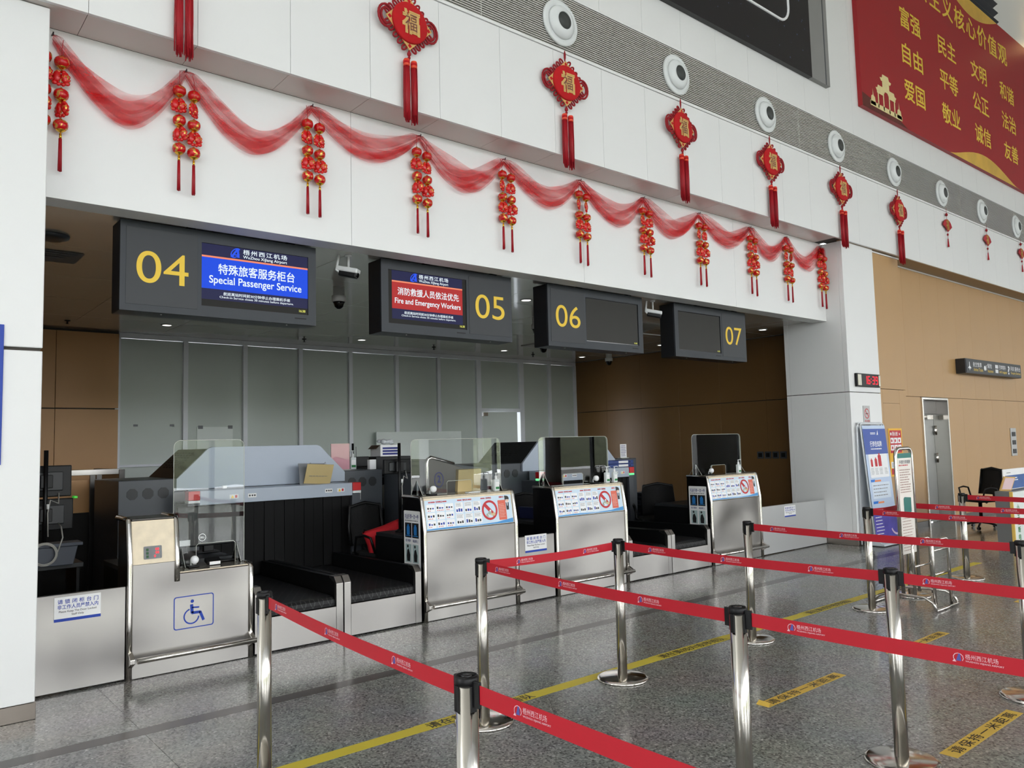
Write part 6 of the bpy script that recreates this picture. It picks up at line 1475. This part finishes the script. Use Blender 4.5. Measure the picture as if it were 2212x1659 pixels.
# socket strip on tan wall
ss = thing('socket_strip', 'vertical pale metal plate with three dark sockets on the tan wall', 'socket', (18.35, 5.82, 1.08))
MB().box(18.19, 5.815, 1.08, 18.50, 5.829, 1.65).build('plate', mat('plate_silver', (176, 176, 174), 0.35, metal=0.5), ss, bevel=0.003)
for z in (1.13, 1.31, 1.48): MB().box(18.25, 5.808, z, 18.44, 5.815, z + 0.09).build('socket', M_BLACK, ss, bevel=0.002)

# luggage notice banner on an easel
bn = thing('banner_stand', 'tall blue luggage notice banner on a white easel stand by the pillar', 'banner stand', (11.45, 5.35, 0))
up = Vector((0, 0.12, 1.62)).normalized(); fb = (Vector((11.10, 5.33, 0.10)), X3, up); bw, bh = 0.70, 1.62
sh = MB().plate(rect(0, 0, bw, bh), fb, 0.004).build('banner_sheet', mat('banner_pale', (196, 214, 240), 0.45, var=0.06, scale=2), bn)
f2 = (fb[0] + X3.cross(up) * 0.004, X3, up)
MB().flat(rect(0, 1.2, bw, bh - 0.05), f2, 0.001).build('blue_field', mat('banner_blue', (52, 84, 170), 0.45, var=0.08, scale=2), sh)
text_part('行李告知牌', f2, 0.17, 1.305, 0.53, 1.39, M_WHTP, sh, bold=0.012, off=0.002)
dashes(MB(), f2, 0.18, 1.265, 0.53, 1.285, 1, 4, 0.8, 0.002).build('subtitle_print', M_WHTP, sh)
mb = MB(); dashes(mb, f2, 0.22, 1.485, 0.38, 1.52, 2, 3, 0.6, 0.002); mb.flat([(0.41, 1.48), (0.455, 1.48), (0.455, 1.55)], f2, 0.002); mb.build('airline_mark', M_WHTP, sh)
MB().flat(rrect(0.07, 0.86, 0.65, 1.2, 0.02, 3), f2, 0.002).build('white_card', M_WHTP, sh)
for x, w_, h_ in ((0.15, 0.06, 0.12), (0.28, 0.075, 0.13), (0.40, 0.10, 0.19)):
    mb = MB(); mb.flat(rrect(x - w_ / 2, 1.02, x + w_ / 2, 1.02 + h_ * 0.85, 0.01, 2), f2, 0.003); mb.flat(rect(x - w_ / 5, 1.02 + h_ * 0.85, x + w_ / 5, 1.02 + h_), f2, 0.003); mb.build('suitcase_picture', M_REDP, sh)
mb = MB()
for x in (0.1, 0.23, 0.36, 0.52): dashes(mb, f2, x, 0.9, x + 0.1, 1.0, 6, int(x * 50), 0.3, 0.003)
mb.build('small_print', M_GREYP, sh)
MB().flat(rect(0.06, 0.56, 0.62, 0.79), f2, 0.002).build('table_card', mat('table_blue', (222, 234, 248), 0.5), sh)
mb = MB(); dashes(mb, f2, 0.1, 0.58, 0.6, 0.77, 4, 8, 0.22, 0.003); mb.build('table_print', M_GREYP, sh)
mb = MB(); mb.flat([(0.05, 0.80), (0.16, 0.80), (0.18, 0.835), (0.05, 0.835)], f2, 0.002); mb.flat([(0.05, 0.49), (0.18, 0.49), (0.20, 0.525), (0.05, 0.525)], f2, 0.002); mb.build('blue_tab', mat('tab_blue', (40, 120, 214), 0.5), sh)
mb = MB(); mb.flat([(0.165, 0.80), (0.36, 0.80), (0.36, 0.825), (0.175, 0.825)], f2, 0.0022); mb.flat([(0.19, 0.49), (0.37, 0.49), (0.37, 0.515), (0.2, 0.515)], f2, 0.0022); mb.build('orange_tab', mat('tab_orange', (244, 150, 96), 0.5), sh)
MB().flat(rect(0, 0, bw, 0.36), f2, 0.0012).build('window_picture', mat('dusk_violet', (92, 84, 176), 0.45, var=0.45, scale=5), sh)
mb = MB()
for i in range(20):
    a, b = math.radians(-150 + 11 * i) , math.radians(-150 + 11 * (i + 1))
    mb.flat([(0.66 + 0.2 * math.cos(a), 0.2 + 0.19 * math.sin(a)), (0.66 + 0.2 * math.cos(b), 0.2 + 0.19 * math.sin(b)), (0.66 + 0.17 * math.cos(b), 0.2 + 0.16 * math.sin(b)), (0.66 + 0.17 * math.cos(a), 0.2 + 0.16 * math.sin(a))], f2, 0.002)
mb.build('window_arc', mat('arc_pale', (226, 200, 222), 0.5), sh)
mb = MB(); dashes(mb, f2, 0.04, 0.04, 0.3, 0.32, 6, 15, 0.25, 0.0022); mb.build('white_print', M_WHTP, sh)
M_TUBEW = mat('white_tube', (216, 220, 224), 0.3, var=0.02)
def up_pt(x, z, dy=0.0): return Vector((x, 5.33 + 0.12 * (z - 0.1) / 1.62 + dy, z))
MB().tube([up_pt(11.08, 0.08, 0.012), up_pt(11.08, 1.70, 0.012), up_pt(11.10, 1.74, 0.012), up_pt(11.78, 1.74, 0.012), up_pt(11.81, 1.70, 0.012), up_pt(11.81, 0.08, 0.012)], 0.012, 8).build('front_frame', M_TUBEW, bn)
MB().tube([(11.02, 5.505, 0.02), (11.05, 5.495, 1.70), (11.09, 5.49, 1.755), (11.76, 5.49, 1.755), (11.80, 5.495, 1.70), (11.83, 5.505, 0.02)], 0.012, 8).build('rear_frame', M_TUBEW, bn)
MB().prism([(5.20, 0.012), (5.40, 0.012), (5.40, 0.07), (5.30, 0.08), (5.21, 0.04)], 'x', 11.06, 11.84).build('foot_trough', mat('trough_white', (206, 212, 218), 0.3), bn, bevel=0.004)

# luggage size gauge
lg = thing('luggage_gauge', 'steel carry-on luggage size gauge with tall white notice board', 'luggage gauge', (7.6, 3.3, 0))
BX0, BX1 = 7.42, 7.755
MB().box(BX0 + 0.025, 3.335, 0.46, BX1 - 0.02, 3.345, 1.395).build('notice_board', mat('board_cream', (236, 230, 222), 0.5, var=0.02), lg)
fg = frame_xz(BX0 + 0.025, 3.335, 0.46); bw = BX1 - BX0 - 0.045
MB().flat(rect(0, 0.89, bw, 0.935), fg, 0.001).build('teal_header', M_TEAL, lg)
text_part('手提行李规则', fg, 0.03, 0.835, bw - 0.03, 0.87, M_GREYP, lg, bold=0.012)
dashes(MB(), fg, 0.02, 0.815, bw - 0.02, 0.828, 1, 2, 0.7).build('red_print', M_REDP, lg)
mb = MB(); dashes(mb, fg, 0.03, 0.56, bw - 0.03, 0.79, 10, 21, 0.4); dashes(mb, fg, 0.03, 0.02, bw - 0.03, 0.34, 12, 22, 0.25); mb.build('small_print', mat('print_taupe', (170, 140, 130), 0.5), lg)
MB().flat([(0.08, 0.375), (0.21, 0.36), (0.235, 0.39), (0.235, 0.515), (0.10, 0.525), (0.08, 0.51)], fg, 0.0015).build('suitcase_picture', M_TEAL, lg)
def frame_u(x0, x1, y, z0, z1, r, name, rad=0.014):
    pts = [(x0, y, z0), (x0, y, z1 - r)] + [(x0 + r - r * math.cos(math.radians(q)), y, z1 - r + r * math.sin(math.radians(q))) for q in (30, 60, 90)]
    pts += [(x1 - r + r * math.sin(math.radians(q)), y, z1 - r + r * math.cos(math.radians(q))) for q in (0, 30, 60, 90)] + [(x1, y, z0)]
    return MB().tube(pts, rad, 10).build(name, M_STEELT, lg)
frame_u(BX0, BX1, 3.34, 0.09, 1.44, 0.07, 'board_frame', 0.017)
frame_u(7.43, 7.80, 3.24, 0.08, 0.60, 0.06, 'rear_cage')
frame_u(7.36, 7.70, 3.04, 0.02, 0.62, 0.06, 'front_cage')
for p_, q_ in (((7.43, 3.24, 0.36), (7.80, 3.24, 0.36)), ((7.36, 3.04, 0.53), (7.70, 3.04, 0.53)), ((7.36, 3.04, 0.32), (7.70, 3.04, 0.32))): MB().tube([p_, q_], 0.011, 8).build('cross_bar', M_STEELT, lg)
for xa, xb in ((7.33, 7.36), (7.79, 7.74)):
    MB().tube([(xa, 3.02, 0.014), (xa, 3.05, 0.08), (xa, 3.12, 0.115), (xb, 3.46, 0.115), (xb, 3.54, 0.08), (xb, 3.60, 0.014)], 0.013, 10).build('runner', M_STEELT, lg)
MB().tube([(7.33, 3.02, 0.014), (7.79, 3.02, 0.014)], 0.0135, 10).build('foot_bar', M_STEELT, lg)
MB().tube([(7.36, 3.60, 0.014), (7.74, 3.60, 0.014)], 0.0135, 10).build('foot_bar', M_STEELT, lg)

# enquiry desk with boards
ed = thing('enquiry_desk', 'narrow grey enquiry desk at the hall end with green lettered front board', 'desk', (13, 3.95, 0))
M_DESKG = mat('desk_grey', (112, 112, 110), 0.45)
MB().box(11.80, 3.84, 0, 14.6, 4.02, 0.775).build('body', M_DESKG, ed, bevel=0.006)
fp = MB().box(11.82, 3.81, 0.01, 13.4, 3.839, 0.765).build('front_board', mat('board_pale_green', (226, 232, 228), 0.45), ed)
MB().box(11.795, 3.805, 0.005, 11.819, 3.842, 0.775).build('yellow_edge', mat('edge_yellow', (236, 196, 96), 0.4), ed)
fe = frame_xz(11.82, 3.81, 0)
for i, ch in enumerate('小生活断电'): text_part(ch, fe, 0.12, 0.52 - 0.098 * i, 0.21, 0.595 - 0.098 * i, M_GREENP, fp, bold=0.03, off=0.001)
h1 = thing('gold_framed_notice', 'small gold framed pink notice tilted on the enquiry desk', 'notice', (11.95, 3.9, 0.776))
A3 = ((0.97, -0.2, -0.06), (0.18, 1, 0.35), (0, -0.33, 1))
MB().obox((11.93, 3.90, 0.873), (0.13, 0.008, 0.10), A3).build('frame', M_GOLDP, h1, bevel=0.003)
MB().obox((11.927, 3.8885, 0.875), (0.105, 0.002, 0.08), A3).build('sheet', mat('sheet_rose', (234, 206, 208), 0.4), h1)
h2 = thing('blue_notice_board', 'white and blue printed notice board standing on the enquiry desk', 'notice', (12.5, 3.97, 0.776))
MB().box(12.02, 3.97, 0.776, 12.9, 3.985, 1.06).build('board', M_WPAPER, h2, bevel=0.004)
fh2 = frame_xz(12.02, 3.97, 0.776); MB().flat(rect(0.06, 0.01, 0.82, 0.195), fh2, 0.001).build('blue_field', mat('notice_blue', (30, 84, 150), 0.5, var=0.3, scale=12), h2)
dashes(MB(), fh2, 0.1, 0.11, 0.6, 0.17, 2, 5, 0.5, 0.002).build('white_print', M_WHTP, h2); dashes(MB(), fh2, 0.12, 0.225, 0.3, 0.24, 1, 5, 0.7, 0.002).build('grey_print', M_GREYP, h2)
# warm lamp glow far up at the hall end
wl_ = thing('hall_lamp', 'warm round lamp near the roof beyond the red billboard', 'lamp', (20.5, 5.3, 10.6))
MB().lathe([(0.001, 0.0), (0.25, 0.02), (0.3, 0.1), (0.2, 0.16)], 24, (20.6, 5.2, 10.45)).build('bowl', E_WARM, wl_); MB().cyl((20.6, 5.2, 10.6), (20.6, 5.2, 12.6), 0.02, n=8).build('stem', M_GREYD, wl_)
